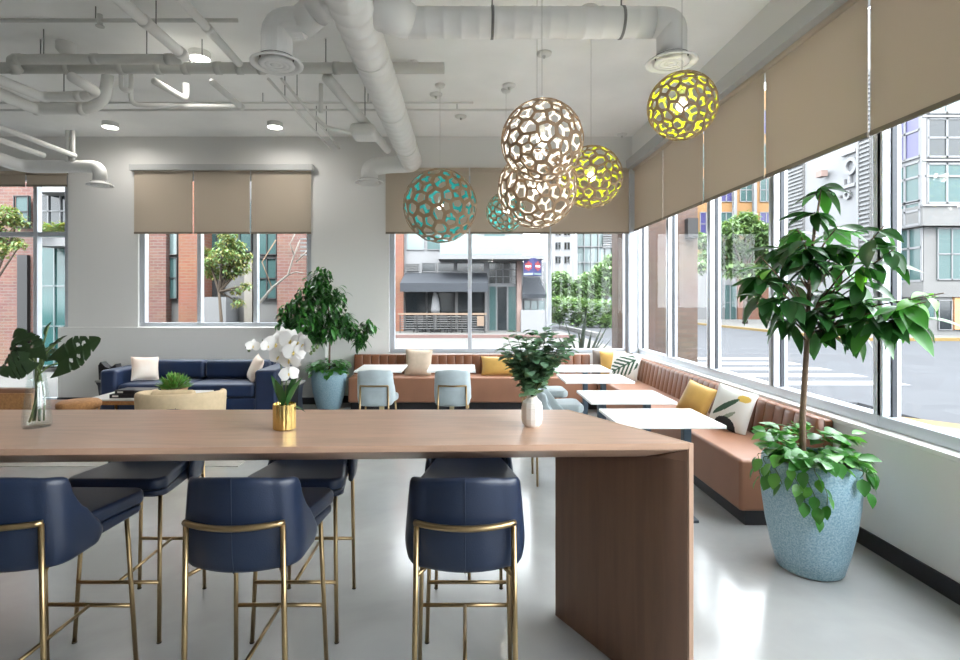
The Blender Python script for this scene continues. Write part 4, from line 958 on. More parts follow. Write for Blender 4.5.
# ------------------------------------------------------------------ downlights
def downlight(x, y, label, seen=True):
    t = thing('downlight', label, 'light', (x, y, CZ), 0, 'ceiling downlights')
    obj('housing', MB().lathe([(.10, -.07), (.105, -.07), (.105, 0)], 28, caps=False), 'pipe', t, smooth=True)
    obj('lens', MB().lathe([(.001, -.062), (.099, -.062)], 28, caps=False), 'lamp', t)
    l = bpy.data.lights.new('downlight', 'AREA'); l.shape = 'DISK'; l.size = .19; l.energy = LAMP_W; l.color = (1, .96, .90); l.spread = math.radians(165)
    lo = bpy.data.objects.new('downlight_beam', l); C.objects.link(lo); lo.parent = t; lo.location = (0, 0, -.075)
downlight(-2.70, 5.39, 'round ceiling downlight beside the slim white pipes')
downlight(-5.04, 7.53, 'round ceiling downlight over the side table with the black vase')
downlight(-2.70, 7.53, 'round ceiling downlight over the sofa arm and the ficus')
k = 0
for y in (3.25,):  # unseen row continuing the downlight grid, added as fill light
    for x in (-7.4, -5.04, -2.70):
        k += 1; downlight(x, y, 'added fill downlight out of sight above the bar table area, lamp %s' % ('one two three four five six seven eight nine ten eleven twelve thirteen fourteen fifteen'.split()[k-1]))

# ------------------------------------------------------------------ lattice pendants
def lattice(r, seed, hole=.80):
    rnd = random.Random(seed); bm = bmesh.new(); NP = 112; pts = []
    for k in range(NP):
        z = 1-2*(k+.5)/NP; an = k*2.399963; q = math.sqrt(1-z*z); pts.append((Vector((q*math.cos(an), q*math.sin(an), z))+Vector((rnd.gauss(0, .06), rnd.gauss(0, .06), rnd.gauss(0, .06)))).normalized())
    R_ = Matrix.Rotation(rnd.uniform(.4, 1.4), 3, 'X')
    for p in pts: bm.verts.new(R_ @ p)
    bmesh.ops.convex_hull(bm, input=bm.verts[:]); bmesh.ops.triangulate(bm, faces=bm.faces[:])
    fc = {f: (sum((v.co for v in f.verts), Vector())/3).normalized() for f in bm.faces}
    idx = {}; b = MB()
    for f, c in fc.items(): idx[f] = len(b.v); b.v.append(tuple(c*r))
    for v in bm.verts:
        fs = list(v.link_faces); n0 = v.co.normalized(); ax = n0.orthogonal().normalized(); ay = n0.cross(ax)
        fs.sort(key=lambda f: math.atan2((fc[f]-n0).dot(ay), (fc[f]-n0).dot(ax))); n = len(fs)
        ctr = sum((fc[f] for f in fs), Vector())/n; hh = hole*rnd.uniform(.93, 1.03)
        hp = [ctr+(fc[f]-ctr)*hh for f in fs]; base = len(b.v); ring = []
        for i in range(n):
            p0, p, p1 = hp[i-1], hp[i], hp[(i+1) % n]
            for q in (p.lerp(p0, .08), p.lerp(p1, .08)): b.v.append(tuple(q.normalized()*r))
        for i in range(n):
            A, Bq = idx[fs[i]], idx[fs[(i+1) % n]]; a0, a1 = base+2*i, base+2*i+1; n0_ = base+2*((i+1) % n)
            b.f += [(A, a1, a0), (A, Bq, n0_, a1)]
    b.mi = [0]*len(b.f); bm.free(); return b
def pendant(x, y, d, rp, inner, label, seed, hole=.8):
    c = P(x, y, d); r = rp*d/F
    t = thing('pendant_lamp', label, 'pendant', c, 0, 'lattice ball pendants')
    o = obj('lattice', lattice(r, seed, hole), ['lat_wood', inner], t)
    md = o.modifiers.new('thick', 'SOLIDIFY'); md.thickness = .008; md.offset = -1; md.material_offset = 1; md.material_offset_rim = 0
    obj('cord', MB().tube([(0, 0, .06), (0, 0, CZ-c.z)], .0028, 6), 'cord_white', t)
    obj('socket', MB().lathe([(.022, .03), (.024, .09), (.012, .11)], 14), 'pipe', t, smooth=True)
    obj('bulb', MB().ball((0, 0, 0), .038, 14, 10), 'bulb', t, smooth=True)
    obj('canopy', MB().lathe([(.05, CZ-c.z-.03), (.06, CZ-c.z)], 18), 'pipe', t, smooth=True)
    l = bpy.data.lights.new('pendant_bulb', 'POINT'); l.energy = 6; l.shadow_soft_size = .045; l.color = (1, .93, .82)
    lo = bpy.data.objects.new('pendant_light', l); C.objects.link(lo); lo.parent = t
pendant(542, 141, 3.68, 41, 'lat_white', 'upper cream white lattice ball pendant of the overlapping pair', 1, .82)
pendant(537, 189, 4.35, 39.5, 'lat_white', 'lower cream white lattice ball pendant, partly behind the upper one', 2, .84)
pendant(440, 206, 6.2, 37, 'lat_teal', 'large lattice ball pendant with teal inside', 3, .76)
pendant(506, 212, 6.35, 20, 'lat_teal', 'small lattice ball pendant with teal inside behind the cream pair', 4, .78)
pendant(591, 177, 4.78, 31, 'lat_lime', 'lime lined lattice ball pendant behind the cream pair', 5, .82)
pendant(682, 106, 3.7, 33.5, 'lat_lime', 'lime lined lattice ball pendant under the round air diffuser', 6, .80)

# ================================================================== OUTSIDE
GZ = -.14
def ground(name, mb, m, label, cat): return struct(name, mb, m, label=label, cat=cat)
ground('road', MB().box(-70, 90, 8.9, 120, GZ-.1, GZ), 'road', 'pale grey asphalt street around the building', 'road')
ground('road_side', MB().box(6.6, 90, -40, 8.9, GZ-.1, GZ), 'road', 'pale grey asphalt of the side street past the windows', 'road')
ground('sidewalk', MB().prism([(2.84, -40), (6.3, -40), (6.3, 6.6), (4.6, 8.4), (-70, 12.2), (-70, 8.4), (2.84, 8.4)], GZ, GZ+.10), 'pavement', 'bright concrete sidewalk wrapping the building corner', 'sidewalk')
ground('terrain', MB().box(-70, 90, -60, 8.9, GZ-.3, GZ-.101), 'pavement', 'pale ground under the building', 'ground')
ground('kerb_strip', MB().prism([(6.31, -40), (6.60, -40), (6.60, 6.9), (4.9, 8.75), (4.6, 8.41), (6.31, 6.6)], GZ, GZ+.085), 'kerb_yellow', 'yellow painted kerb strip at the street corner', 'kerb')
ground('sidewalk_far', MB().box(-60, 4.9, 24.2, 27.0, GZ, GZ+.14), 'pavement', 'far sidewalk in front of the restaurant', 'sidewalk')
ground('kerb_red', MB().box(-60, 4.9, 23.9, 24.19, GZ, GZ+.14), 'kerb_red', 'faded red kerb in front of the restaurant', 'kerb')
ground('sidewalk_east', MB().box(16.5, 40, 22.5, 60, GZ, GZ+.12), 'pavement', 'sidewalk below the grey office building across the street', 'sidewalk')
ground('sunlit_street', MB().box(-70, 5.4, 8.9, 23.9, GZ, GZ+.004), 'pavement', 'street coloured paler to look sunlit, between the building and the restaurant', 'ground')  # paler sheet over the street; sunlight put into its colour
ground('kerb_east', MB().box(16.2, 16.49, 22.5, 60, GZ, GZ+.12).box(16.2, 40, 22.2, 22.49, GZ, GZ+.12), 'kerb_yellow', 'yellow kerb in front of the grey office building', 'kerb')
for k in range(5): tag(obj('crosswalk_stripe', MB().box(6.4, 9.0, 10.7+k*1.15, 11.2+k*1.15, GZ, GZ+.006), 'stripe'), 'white painted crosswalk bar on the street, %s from the corner kerb' % ('first', 'second', 'third', 'fourth', 'fifth')[k], 'road marking', 'crosswalk bars')

def eb(name, m, parent, x0, x1, y0, y1, Y, th=.2, bevel=0):    # box whose front sits in the plane Y, sized from the view of that plane
    a, c = P(x0, y1, Y), P(x1, y0, Y)
    return obj(name, MB().box(a.x, c.x, Y, Y+th, a.z, c.z), m, parent, world=True, bevel=bevel)
def win(parent, x0, x1, y0, y1, Y, fr='ext_lgrey', gl='glass_dark', nx=1, ny=1, fw=.6):
    o = eb('window', gl, parent, x0, x1, y0, y1, Y-.03, .025)
    k = F/Y
    a, c = P(x0, y1, Y), P(x1, y0, Y); b = MB(); f = fw/k
    b.box(a.x, c.x, Y-.07, Y-.031, a.z, a.z+f).box(a.x, c.x, Y-.07, Y-.031, c.z-f, c.z)
    for i in range(nx+1): q = a.x+(c.x-a.x)*i/nx; b.box(q-f/2, q+f/2, Y-.07, Y-.031, a.z, c.z)
    for j in range(1, ny): q = a.z+(c.z-a.z)*j/ny; b.box(a.x, c.x, Y-.07, Y-.031, q-f/2, q+f/2)
    obj('window_frame', b, fr, o, world=True)
    return o

# --- restaurant building
Y = 27.0
t = thing('building', 'pale restaurant building with charcoal awning across the back street', 'building', (.5, Y, GZ))
eb('wall', 'ext_white', t, 404, 523, 120, 334, Y, 6); eb('wall', 'brick_orange', t, 380, 403.5, 120, 334, Y-.3, 6)
eb('balcony_slab', 'ext_lgrey', t, 438, 545, 255, 259, Y-1.6, 1.55)
eb('balcony_glass', 'glass_pale', t, 440, 543, 236, 254.5, Y-1.5, .05)
for k, (a, c) in enumerate(((407, 424), (427, 452), (456, 480), (484, 505), (508, 520))): win(t, a, c, 222, 250, Y, 'ext_white', ('glass_pale', 'glass_teal')[k % 2], 1, 1)
o = eb('louver', 'ext_lgrey', t, 406, 419, 263, 271.5, Y-.06, .05)
for k in range(5): eb('slat', 'ext_grey', o, 406.5, 418.5, 263.8+k*1.6, 264.5+k*1.6, Y-.12, .05)
for a, c in ((422, 436), (438, 454), (457, 484)): win(t, a, c, 262.5, 272, Y, 'ext_lgrey', 'glass_dark')
a0, a1, a2 = P(405, 273, Y), P(487, 273, Y), P(400, 283, Y-1.5); a3 = P(488, 283, Y-1.5)
aw = obj('awning', MB().add([a0, a1, a3, a2, a0-Vector((0, 0, .12)), a1-Vector((0, 0, .12)), a3-Vector((0, 0, .12)), a2-Vector((0, 0, .12))], [(0, 3, 2, 1), (4, 5, 6, 7), (0, 4, 7, 3), (1, 2, 6, 5)]), 'awning', t, world=True)
obj('valance', MB().box(a2.x, a3.x, Y-1.53, Y-1.5, a2.z-.42, a2.z), 'awning', aw, world=True)
for a, c in ((406, 426), (428, 433), (437, 455), (458, 484)): win(t, a, c, 292, 329, Y, 'ext_dark', 'glass_dark', 1, 1)
for x in (403, 456.5, 486): eb('column', 'ext_grey', t, x-1.2, x+1.2, 288, 334, Y-.25, .2)
win(t, 489, 517, 262, 284, Y, 'ext_lgrey', 'glass_dark', 4, 3)
for a, c, g in ((489, 496, 'glass_teal'), (497, 507, 'glass_dark'), (508, 516, 'glass_teal')):
    o = win(t, a, c, 286, 331, Y, 'ext_lgrey', g); o.name = 'entrance_door'
eb('column', 'ext_pink', t, 517, 521.5, 259, 334, Y-.4, .5)
eb('side_wing', 'ext_lgrey', t, 523, 546, 262, 334, Y+.8, 5)
win(t, 524, 545, 300, 326, Y+.8, 'ext_white', 'glass_pale', 3, 2)
b0, b1, b2, b3 = P(523, 277, Y+.7), P(540, 277, Y+.7), P(546, 294, Y-.7), P(522, 294, Y-.7)
obj('awning', MB().add([b0, b1, b2, b3, b0-Vector((0, 0, .2)), b1-Vector((0, 0, .2)), b2-Vector((0, 0, .2)), b3-Vector((0, 0, .2))], [(0, 3, 2, 1), (4, 5, 6, 7), (0, 4, 7, 3), (1, 2, 6, 5), (3, 7, 6, 2)]), 'awning', t, world=True)
eb('low_wall', 'ext_white', t, 521, 545, 310, 334, Y-1.0, .25)
# blade sign: two faces with red emblems on blue
c = P(532.5, 267, Y-1.3); t = thing('blade_sign', 'blue projecting sign with red round emblems beside the restaurant door', 'sign', c, PI/4)
obj('box', MB().box(-.31, .31, -.31, .31, -.44, .40), 'sign_blue', t)
def emblem(face):
    b = MB()
    for k in range(6):
        a = PI/2+k*PI/3; u, v = .15*math.cos(a), .15*math.sin(a)+.03
        b.lathe([(.085, -.0), (.085, .012)], 12, u, v)
    b.lathe([(.13, 0), (.13, .013)], 14, 0, .03)
    o = obj('emblem', b, 'sign_red', t); b2 = MB()
    for q in (-.16, -.05, .07): b2.box(q, q+.08, -.02+abs(q)*.1, .04+abs(q)*.1, .013, .018)
    o2 = obj('lettering', b2, 'petal', o); o3 = obj('lower_band', MB().box(-.28, .28, -.40, -.30, 0, .012), 'glass_pale', o)
    if face == 0: o.matrix_local = Matrix.Translation((0, -.311, 0)) @ Matrix.Rotation(PI/2, 4, 'X')
    else: o.matrix_local = Matrix.Translation((-.311, 0, 0)) @ Matrix.Rotation(-PI/2, 4, 'Z') @ Matrix.Rotation(PI/2, 4, 'X')
emblem(0); emblem(1)
# patio railing, umbrella
Y = 25.45
t = thing('patio_railing', 'cable railing with a timber cap around the restaurant patio', 'railing', (-.5, Y, GZ))
eb('cap_rail', 'wood_rail', t, 398, 487, 313, 315, Y, .12)
for k in range(6): p0, p1 = P(400, 317+k*2.3, Y+.05), P(486, 317+k*2.3, Y+.05); obj('cable', MB().tube([p0, p1], .018, 5), 'ext_grey', t, world=True)
for k in range(6): eb('post', 'ext_dark', t, 400+k*17-.4, 400+k*17+.4, 315, 333, Y, .06)
eb('menu_board', 'wood_rail', t, 477, 484, 316, 326, Y-.05, .04)
c = P(435.5, 330, 26.3); t = thing('patio_umbrella', 'closed white patio umbrella behind the restaurant railing', 'umbrella', (c.x, c.y, GZ+.14))
obj('canopy', MB().lathe([(.20, .95), (.24, 1.1), (.17, 1.6), (.06, 2.0), (.02, 2.05)], 10), 'ext_white', t, smooth=True); obj('pole', MB().tube([(0, 0, 0), (0, 0, 2.1)], .025, 8), 'ext_grey', t)
obj('base', MB().lathe([(.25, 0), (.25, .06), (.05, .09)], 14), 'ext_dark', t)
for k, x in enumerate((418, 428, 446, 462)):
    c = P(x, 326, 25.98); t = thing('patio_chair', 'dark patio chair behind the restaurant railing, '+('at the brick end', 'beside the closed umbrella', 'between umbrella and menu board', 'closest to the menu board')[k], 'chair', (c.x, c.y, GZ+.14), k*1.3, 'patio chairs')
    obj('seat', MB().box(-.22, .22, -.22, .22, .42, .46), 'ext_dark', t); obj('backrest', MB().box(-.22, .22, .19, .23, .461, .9), 'ext_dark', t)
    for sx in (-.2, .2):
        for sy in (-.2, .2): obj('leg', MB().box(sx-.02, sx+.02, sy-.02, sy+.02, 0, .419), 'ext_dark', t)
for k, x in enumerate((423, 453)):
    c = P(x, 326, 26.64); t = thing('patio_table', 'pale patio table behind the restaurant railing, '+('near the brick end', 'between umbrella and menu board')[k], 'table', (c.x, c.y, GZ+.14), 0, 'patio tables')
    obj('table_top', MB().box(-.38, .38, -.27, .27, .72, .76), 'ext_cream', t); obj('column', MB().tube([(0, 0, .03), (0, 0, .719)], .035, 8), 'ext_dark', t); obj('foot', MB().lathe([(.22, 0), (.22, .03)], 14), 'ext_dark', t)

# --- towers behind the park
Y = 75.0
t = thing('building', 'far white apartment tower with small windows behind the park trees', 'building', (13.5, Y, GZ))
eb('wall', 'ext_white', t, 548, 575, 60, 312, Y, 8)
for i in range(2):
    for j in range(5): win(t, 555+i*9, 561+i*9, 228+j*14-28, 236+j*14-28, Y, 'ext_white', 'glass_dark', 2, 1, .5)
Y = 85.0
t = thing('building', 'far pale teal glass tower behind the park trees', 'building', (20, Y, GZ))
eb('wall', 'glass_pale', t, 577, 640, 20, 311, Y, 10)
for k in range(9): eb('fin', 'ext_white', t, 577+k*7, 577.8+k*7, 20, 311, Y-.3, .25)
for k in range(6): o = eb('floor_band', 'ext_lgrey', t, 577, 640, 214+k*16, 215+k*16, Y-.35, .3)
o = eb('louver', 'glass_dark', t, 603, 617, 234, 248, Y-.6, .2)
for k in range(6): eb('slat', 'ext_lgrey', o, 603, 617, 235+k*2.3, 236+k*2.3, Y-.9, .25)

# --- brick houses behind the sofa window
Y = 13.2
t = thing('building', 'red brick house with narrow teal windows behind the sofa', 'building', (-6, Y, GZ))
eb('wall', 'brick_red', t, 128, 166, 150, 352, Y, 3); eb('wall', 'brick_orange', t, 178.5, 200, 150, 352, Y-.1, 3)
eb('wall', 'ext_grey', t, 166, 178.5, 150, 352, Y+.25, 2.7)
win(t, 167, 178, 257, 299, Y+.2, 'ext_dark', 'glass_teal', 1, 2, 1.0); win(t, 167, 178, 205, 255, Y+.2, 'ext_grey', 'glass_pale', 1, 1, .8)
eb('wall', 'ext_grey', t, 200, 254, 150, 352, Y+.6, 2.4)
win(t, 207, 224, 270, 298, Y+.55, 'ext_dark', 'ext_dark', 1, 1, 1.0); win(t, 206, 252, 200, 252, Y+.55, 'ext_dark', 'glass_teal', 4, 1, .9)
eb('planter_wall', 'ext_lgrey', t, 203, 226, 297, 345, Y-.2, .7); eb('column', 'ext_cream', t, 244, 252, 258, 352, Y+.3, .3)
eb('wall', 'ext_grey', t, 254, 277, 150, 352, Y+.2, 2.8)
win(t, 258, 277, 258, 299, Y+.15, 'ext_dark', 'glass_teal', 2, 2, 1.0); win(t, 258, 277, 205, 255, Y+.15, 'ext_dark', 'glass_teal', 2, 1, .9)
eb('wall', 'brick_red', t, 277, 306, 150, 352, Y-.1, 3); eb('wall', 'ext_dark', t, 306, 330, 150, 352, Y+.3, 2.7)
for k in range(5): eb('balcony_rail', 'ext_grey', t, 300, 316, 238+k*4, 239.6+k*4, Y-.8, .06)
c = P(240, 330, 12.4); t = thing('outdoor_pot', 'tall pale green pot on the sidewalk behind the sofa window', 'pot', (c.x, c.y, GZ+.1))
obj('pot', MB().lathe([(.16, 0), (.18, .03), (.27, .9), (.29, .97), (.24, .97), (.22, .9)], 22, caps=False), 'leaf_euca2', t, smooth=True); obj('soil', MB().lathe([(.001, .92), (.23, .92)], 20, caps=False), 'soil', t)

def ext_tree(name, label, base, trunk, clusters, mats, n, ls, group=None, stems=3):
    t = thing(name, label, 'tree', base, 0, group); b = MB()
    base = Vector(base)
    obj('trunk', MB().tube([base, base.lerp(Vector(trunk), .5)+Vector((.04, 0, 0)), trunk], [.055*ls/.12, .045*ls/.12, .03*ls/.12], 8), 'ext_bark', t, world=True, smooth=True)
    tot = sum(r**2 for _, r in clusters)
    for c, r in clusters:
        obj('branch', MB().tube([Vector(trunk), Vector(trunk).lerp(c, .5)+Vector((0, 0, .05*r)), c], [.03*ls/.12, .022*ls/.12, .012*ls/.12], 6), 'ext_bark', t, world=True)
        for k in range(int(n*r*r/tot)):
            dv = Vector((random.gauss(0, 1), random.gauss(0, 1), random.gauss(0, 1))).normalized(); pos = c+Vector((dv.x, dv.y, dv.z*.8))*r*random.uniform(.3, 1)**.6
            az = random.uniform(0, 2*PI); b.leaf(pos, (math.cos(az), math.sin(az), random.uniform(-.8, .3)), (0, 0, 1), ls*random.uniform(.7, 1.3), ls*.45, 2, .2, .2, random.choice((0, 1)))
    tag(obj('foliage', b, mats, t, world=True), kind='stuff'); return t
def cl(lst, d, sp=.4): return [(P(x, y, d+random.uniform(-sp, sp)), rp*d/F) for x, y, rp in lst]
c = P(222, 340, 11.6)
ext_tree('street_tree', 'small olive maple in front of the brick house behind the sofa', (c.x, c.y, GZ+.1), P(219, 292, 11.6), cl([(210, 262, 9), (222, 255, 11), (236, 258, 11), (214, 272, 9), (230, 270, 11), (243, 268, 8), (226, 244, 9), (238, 246, 8), (236, 290, 6), (238, 302, 6), (206, 252, 6), (248, 256, 6), (228, 236, 8), (246, 285, 5)], 11.6, .3), ['ext_olive', 'ext_green2'], 2300, .11)
c = P(40, 372, 11.2)
ext_tree('street_tree', 'green street tree in front of the storefront across the side alley', (P(-12, 372, 11.4).x, 11.4, GZ+.1), P(-10, 290, 11.4), cl([(4, 215, 14), (18, 222, 9), (8, 240, 12), (0, 250, 10), (20, 245, 6), (-8, 230, 12)], 11.4, .3), ['ext_olive', 'ext_green2'], 1500, .12)
c = P(258, 305, 10.4); t = thing('bare_tree', 'bare pale branched tree in front of the brick house', 'tree', (c.x, c.y, GZ+.1))
for k, pts in enumerate(([(254, 389), (255, 352), (258, 305), (272, 288), (288, 275), (294, 255), (300, 240)], [(288, 275), (296, 272), (303, 273)], [(272, 288), (262, 262), (276, 240)], [(294, 255), (290, 244), (296, 232)], [(296, 262), (308, 250)])):
    obj('trunk' if k == 0 else 'branch', MB().tube([P(x, y, 10.4) for x, y in pts], [.04-.005*i for i in range(len(pts))] if k == 0 else .012, 7), 'ext_cream' if k != 2 else 'bark', t, world=True, smooth=True)
# --- far left storefront and brick
Y = 12.6
t = thing('building', 'teal glass storefront with white fascia beyond the storefront window', 'building', (-9.5, Y, GZ))
eb('wall', 'ext_grey', t, 36, 76, 100, 366, Y+.1, 3); eb('wall', 'brick_red', t, -40, 35.5, 80, 366, Y+.3, 3)
win(t, 37, 75, 246, 366, Y, 'glass_pale', 'glass_green', 2, 3, 1.2); eb('fascia', 'ext_white', t, 36, 76, 238, 246, Y-.6, .7)
win(t, 38, 74, 195, 228, Y, 'ext_lgrey', 'glass_dark', 3, 2, 1.0); win(t, 16, 30, 196, 228, Y+.2, 'ext_dark', 'glass_teal', 1, 2, 1.0)
eb('door_recess', 'ext_dark', t, 17, 27, 255, 366, Y+.2, .09)
eb('roof_edge', 'ext_white', t, 34, 80, 186, 192, Y-.5, .6)

# --- park hedge, trees, agave
def bush(label, lst, d, mats, n, ls, group=None):
    c = P(lst[0][0], 330, d); t = thing('hedge', label, 'hedge', (c.x, d, GZ), 0, group); b = MB()
    for c, r in cl(lst, d, 1.0):
        for k in range(n):
            dv = Vector((random.gauss(0, 1), random.gauss(0, 1), random.gauss(0, 1))).normalized(); pos = c+dv*r*random.uniform(.5, 1)
            if pos.z < GZ: pos.z = GZ+.05
            az = random.uniform(0, 2*PI); b.leaf(pos, (math.cos(az), math.sin(az), random.uniform(-.2, .8)), (0, 0, 1), ls, ls*.5, 2, .2, .2, random.choice((0, 1)))
    tag(obj('foliage', b, mats, t, world=True), kind='stuff')
    b = MB()
    for c, r in cl(lst, d, .3): b.tube([(c.x, d, GZ), (c.x, d, c.z)], .06, 5)
    tag(obj('stems', b, 'bark', t), kind='stuff') if False else None
bush('yellow green shrub on the white storefront fascia', [(46, 229, 5), (54, 228, 6), (62, 228, 5)], 12.2, ['ext_olive', 'ext_green2'], 160, .10)
bush('low bright green hedge along the park path', [(556, 306, 9), (568, 306, 9), (580, 308, 10), (592, 309, 10), (604, 310, 11), (616, 312, 10), (628, 312, 10), (560, 318, 7), (575, 320, 7), (590, 321, 7), (605, 322, 7), (620, 322, 7)], 33, ['ext_green', 'ext_green2'], 300, .35)
for k, lst in enumerate(([(553, 288, 12), (560, 278, 10), (566, 290, 11), (556, 298, 9)], [(580, 288, 12), (588, 280, 11), (576, 297, 10), (594, 292, 10)], [(606, 272, 14), (616, 262, 13), (612, 285, 12), (624, 275, 12)])):
    x = lst[0][0]; c = P(x, 322, 40)
    ext_tree('park_tree', ['green park tree beside the restaurant awning', 'green park tree in the middle of the park hedge', 'tallest green park tree beside the brick pillar'][k], (c.x, 40, GZ), P(x, 300, 40), cl(lst, 40, .8), ['ext_green', 'ext_green2'], 3200, .40, 'park trees')
pk = [(5.6, 31.5), (5.85, 31.5), (6.25, 24.0), (5.95, 24.0)]
tag(obj('path_kerb', MB().prism(list(reversed(pk)), GZ, GZ+.22), 'ext_grey'), 'grey stone kerb beside the park path', 'kerb')
t = thing('agave', 'spiky dark agave growing outside the wide back window', 'plant', (1.95, 8.85, GZ+.1))
for k, (x, y) in enumerate(((563, 318), (587, 305), (603, 325), (611, 320), (578, 328), (612, 338), (556, 334), (604, 340), (592, 330))):
    e = P(x, y, 8.85+random.uniform(-.12, .12)); s0 = Vector((1.95+random.uniform(-.05, .05), 8.85, .30)); d = e-s0
    put_leaf(MB().leaf((0, 0, 0), (1, 0, 0), (0, 0, 1), d.length, .075, 8, .6, .0).mesh('agave_leaf', ['ext_yucca'], True), t, s0, d, random.uniform(-.6, .6))
obj('stem', MB().lathe([(.10, 0), (.12, .2), (.06, .42)], 12), 'bark', t, smooth=True)
for nm, x0, x1, y0, y1, lab in (('a', 2.66, 3.0, 9.25, 9.6, 'brick pillar just outside the room corner'), ('b', 3.12, 3.95, 9.0, 9.7, 'wide brick pillar outside the corner window of the street wall')):
    t = thing('brick_pillar', lab, 'pillar', ((x0+x1)/2, (y0+y1)/2, GZ+.1))
    obj('shaft', MB().box(x0, x1, y0, y1, GZ+.1, 5.2), 'brick_pillar', t, world=True); obj('plinth', MB().box(x0-.03, x1+.03, y0-.03, y1+.03, GZ+.1, .25), 'ext_grey', t, world=True)
    obj('lamp_box', MB().box(x1-.22, x1-.05, y0-.14, y0-.001, 2.62, 2.95), 'ext_dark', t, world=True)

# --- street tree and orange building seen past the crosswalk
Y = 44.0
t = thing('building', 'orange and white apartment building behind the big street tree', 'building', (24, Y, GZ))
eb('wall', 'ext_orange', t, 690, 775, 90, 322, Y, 8); eb('wall', 'ext_lgrey', t, 712, 737, 260, 322, Y-.2, .2)
for i in range(4):
    for j in range(4): win(t, 700+i*20, 712+i*20, 110+j*34, 134+j*34, Y, 'ext_white', 'ext_purple' if (i+j) % 3 == 0 else 'glass_teal', 2, 2, .8)
for i in range(4): eb('bay', 'ext_white', t, 694+i*20, 697+i*20, 90, 240, Y-.3, .3)
win(t, 714, 722, 268, 321, Y-.25, 'ext_lgrey', 'glass_teal', 1, 3, .8); win(t, 724, 736, 284, 321, Y-.25, 'ext_white', 'glass_teal', 2, 2, .8)
eb('wall', 'brick_orange', t, 738, 775, 258, 322, Y-.4, .4)
eb('wall', 'ext_lgrey', t, 690, 711, 270, 322, Y-.3, .3)
c = P(745, 322, 36)
ext_tree('street_tree', 'big light green street tree beyond the crosswalk', (c.x, 36, GZ), P(745, 275, 36), cl([(728, 230, 14), (745, 222, 14), (760, 232, 14), (724, 250, 14), (742, 250, 16), (760, 255, 14), (732, 268, 12), (752, 272, 12), (768, 270, 12), (770, 245, 12), (708, 258, 12), (702, 240, 12), (697, 265, 10)], 36, 1.0), ['ext_green', 'ext_green2'], 7500, .42)
# --- white building with rotated sign letters: wall facing the street
XW = 20.0
def side(name, m, parent, ya, yb, z0, z1, X=XW, th=.2): return obj(name, MB().box(X, X+th, ya, yb, z0, z1), m, parent, world=True)
t = thing('building', 'white stucco building with tall rotated sign letters and louver strips', 'building', (XW, 29, GZ))
side('wall', 'ext_white', t, 25.9, 33.5, GZ, 16, XW, 6)
def zpx(y, d): return H-(y-VY)*d/F
for ya, yb in ((31.2, 32.8), (26.05, 26.75)):
    o = side('louver', 'ext_grey', t, ya, yb, 4.0, 13, XW-.06, .05)
    for k in range(40): side('slat', 'ext_lgrey', o, ya+.05, yb-.05, 4.1+k*.22, 4.2+k*.22, XW-.14, .07)
side('louver_post', 'ext_white', t, 26.76, 26.9, 3.8, 13, XW-.16, .15)
def ring(parent, y, z, ro, ri, n=28):
    b = MB(); vs = []
    for x in (XW-.16, XW-.005):
        for r in (ro, ri):
            for k in range(n): vs.append((x, y+r*math.cos(2*PI*k/n)*1.0, z+r*math.sin(2*PI*k/n)))
    fs = []
    for k in range(n):
        q = (k+1) % n; fs += [(k, n+k, n+q, q), (k, q, 2*n+q, 2*n+k), (n+k, 3*n+k, 3*n+q, n+q)]
    b.add(vs, fs); return obj('letter', b, 'ext_white', parent, world=True)
s = thing('sign_letters', 'raised white sign letters stacked sideways on the stucco wall', 'sign', (XW, 27.7, 6))
ring(s, 27.6, zpx(195, 27.6), .24, .12)                       # o
side('letter', 'ext_white', s, 27.0, 28.1, zpx(186, 27.5)-.09, zpx(186, 27.5)+.09, XW-.16, .155); 
obj('letter', MB().box(XW-.16, XW-.005, 27.35, 27.50, zpx(186, 27.5)+.1, zpx(175, 27.5)).box(XW-.16, XW-.005, 27.75, 27.90, zpx(186, 27.5)+.1, zpx(178, 27.5)), 'ext_white', s, world=True)
ring(s, 27.35, zpx(166, 27.35), .46, .27)                      # O
obj('letter', MB().box(XW-.16, XW-.005, 26.95, 28.0, zpx(152, 27.4)-.09, zpx(152, 27.4)+.09), 'ext_white', s, world=True)
obj('letter', MB().box(XW-.16, XW-.005, 28.05, 28.18, zpx(196, 28)-.07, zpx(196, 28)+.05), 'ext_grey', s, world=True)
t = thing('wall_camera', 'small box lamp on a bracket on the white stucco wall', 'lamp', (XW-.3, 29.2, zpx(172, 29)))
obj('body', MB().box(XW-.5, XW-.15, 29.0, 29.5, zpx(176, 29), zpx(170, 29)), 'ext_pink', t, world=True); obj('bracket', MB().box(XW-.15, XW-.001, 29.1, 29.2, zpx(174, 29), zpx(172, 29)), 'ext_grey', t, world=True)
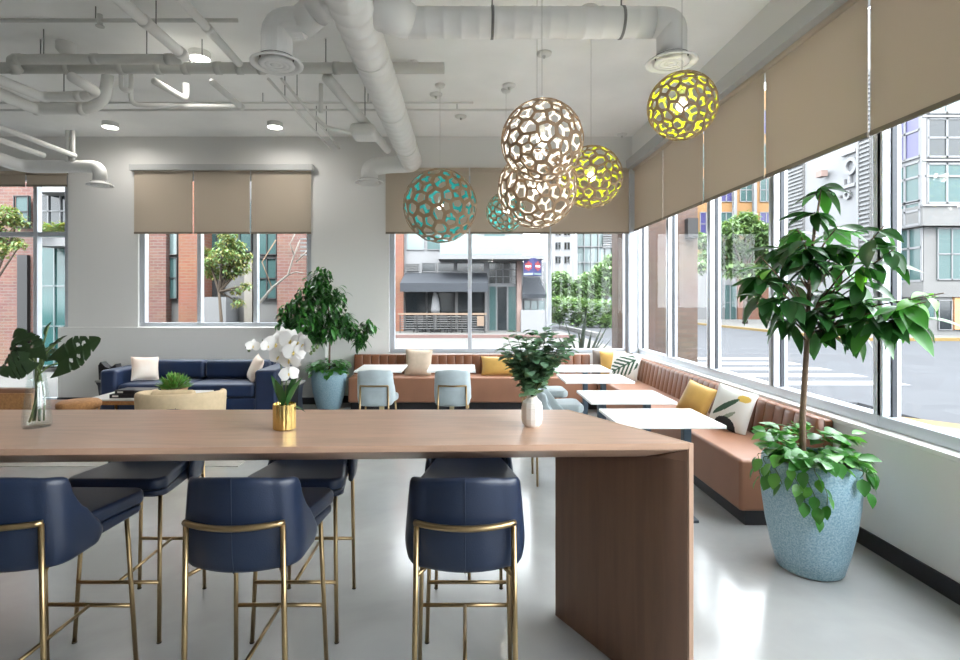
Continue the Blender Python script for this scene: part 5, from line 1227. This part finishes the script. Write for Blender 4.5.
# --- grey office building with bay windows
t = thing('building', 'grey concrete office with bay windows at the street corner', 'building', (22, 24, GZ))
Y = 24.0; XC = (923-VX)*Y/F
obj('wall', MB().box(XC+.25, XC+14, Y+.25, Y+1.8, GZ, 16), 'ext_grey', t, world=True)
obj('bay_core', MB().box(XC, XC+14, Y, Y+1.79, zpx(226, Y), 16), 'ext_lgrey', t, world=True)
obj('spandrel', MB().box(XC-.06, XC+14, Y-.06, Y+1.8, zpx(226, Y), zpx(205, Y)), 'ext_grey', t, world=True, bevel=.02)
obj('belt', MB().box(XC+.15, XC+14, Y+.15, Y+1.8, zpx(297, Y), zpx(282, Y)), 'ext_grey', t, world=True)
def bay(x0, x1, y0, y1, nx, ny, gl): return win(t, x0, x1, y0, y1, Y-.01, 'ext_white', gl, nx, ny, 2.0)
bay(927, 965, 163, 204, 2, 1, 'glass_teal'); bay(927, 965, 118, 158, 2, 2, 'glass_dark'); bay(927, 965, 70, 114, 2, 2, 'glass_pale'); bay(969, 1010, 163, 204, 2, 1, 'glass_teal'); bay(969, 1010, 118, 158, 2, 2, 'glass_dark')
for j, q in enumerate((176,)): eb('transom', 'ext_white', t, 925, 1010, q-1, q+1, Y-.1, .05)
for yy, h_ in ((160, 2), (116, 2), (205, 2)): eb('sill_band', 'ext_white', t, 923, 1010, yy-h_/2, yy+h_/2, Y-.14, .1)
eb('corner_post', 'ext_white', t, 922, 926.5, 60, 205, Y-.1, .1)
def sidewin(y0, y1, z0, z1, gl, n=2, X=XC):
    o = side('window', gl, t, y0, y1, z0, z1, X-.03, .025); b = MB()
    for i in range(n+1): q = y0+(y1-y0)*i/n; b.box(X-.08, X-.031, q-.05, q+.05, z0, z1)
    for z in (z0, z1, z0+(z1-z0)*.62): b.box(X-.08, X-.031, y0, y1, z-.05, z+.05)
    obj('window_frame', b, 'ext_white', o, world=True)
sidewin(24.1, 25.75, zpx(226, 24.8), zpx(204, 24.8), 'glass_teal'); sidewin(24.1, 25.75, zpx(203, 24.8), zpx(165, 24.8), 'glass_teal'); sidewin(24.1, 25.75, zpx(160, 24.8), zpx(118, 24.8), 'ext_purple'); sidewin(24.1, 25.75, zpx(113, 24.8), zpx(70, 24.8), 'glass_pale')
sidewin(24.3, 25.75, zpx(281, 24.8), zpx(228, 24.8), 'glass_teal', X=XC+.25)
Y2 = Y+.25
win(t, 937, 965, 228, 280, Y2, 'ext_lgrey', 'glass_teal', 2, 2, 1.2); win(t, 970, 1000, 228, 280, Y2, 'ext_lgrey', 'glass_teal', 2, 2, 1.2)
o = win(t, 938, 951, 300, 330, Y2, 'ext_white', 'glass_dark'); o.name = 'entrance_door'
win(t, 953, 975, 297, 330, Y2, 'ext_dark', 'wicker', 1, 1); win(t, 926, 934, 300, 318, Y2, 'ext_white', 'glass_teal')
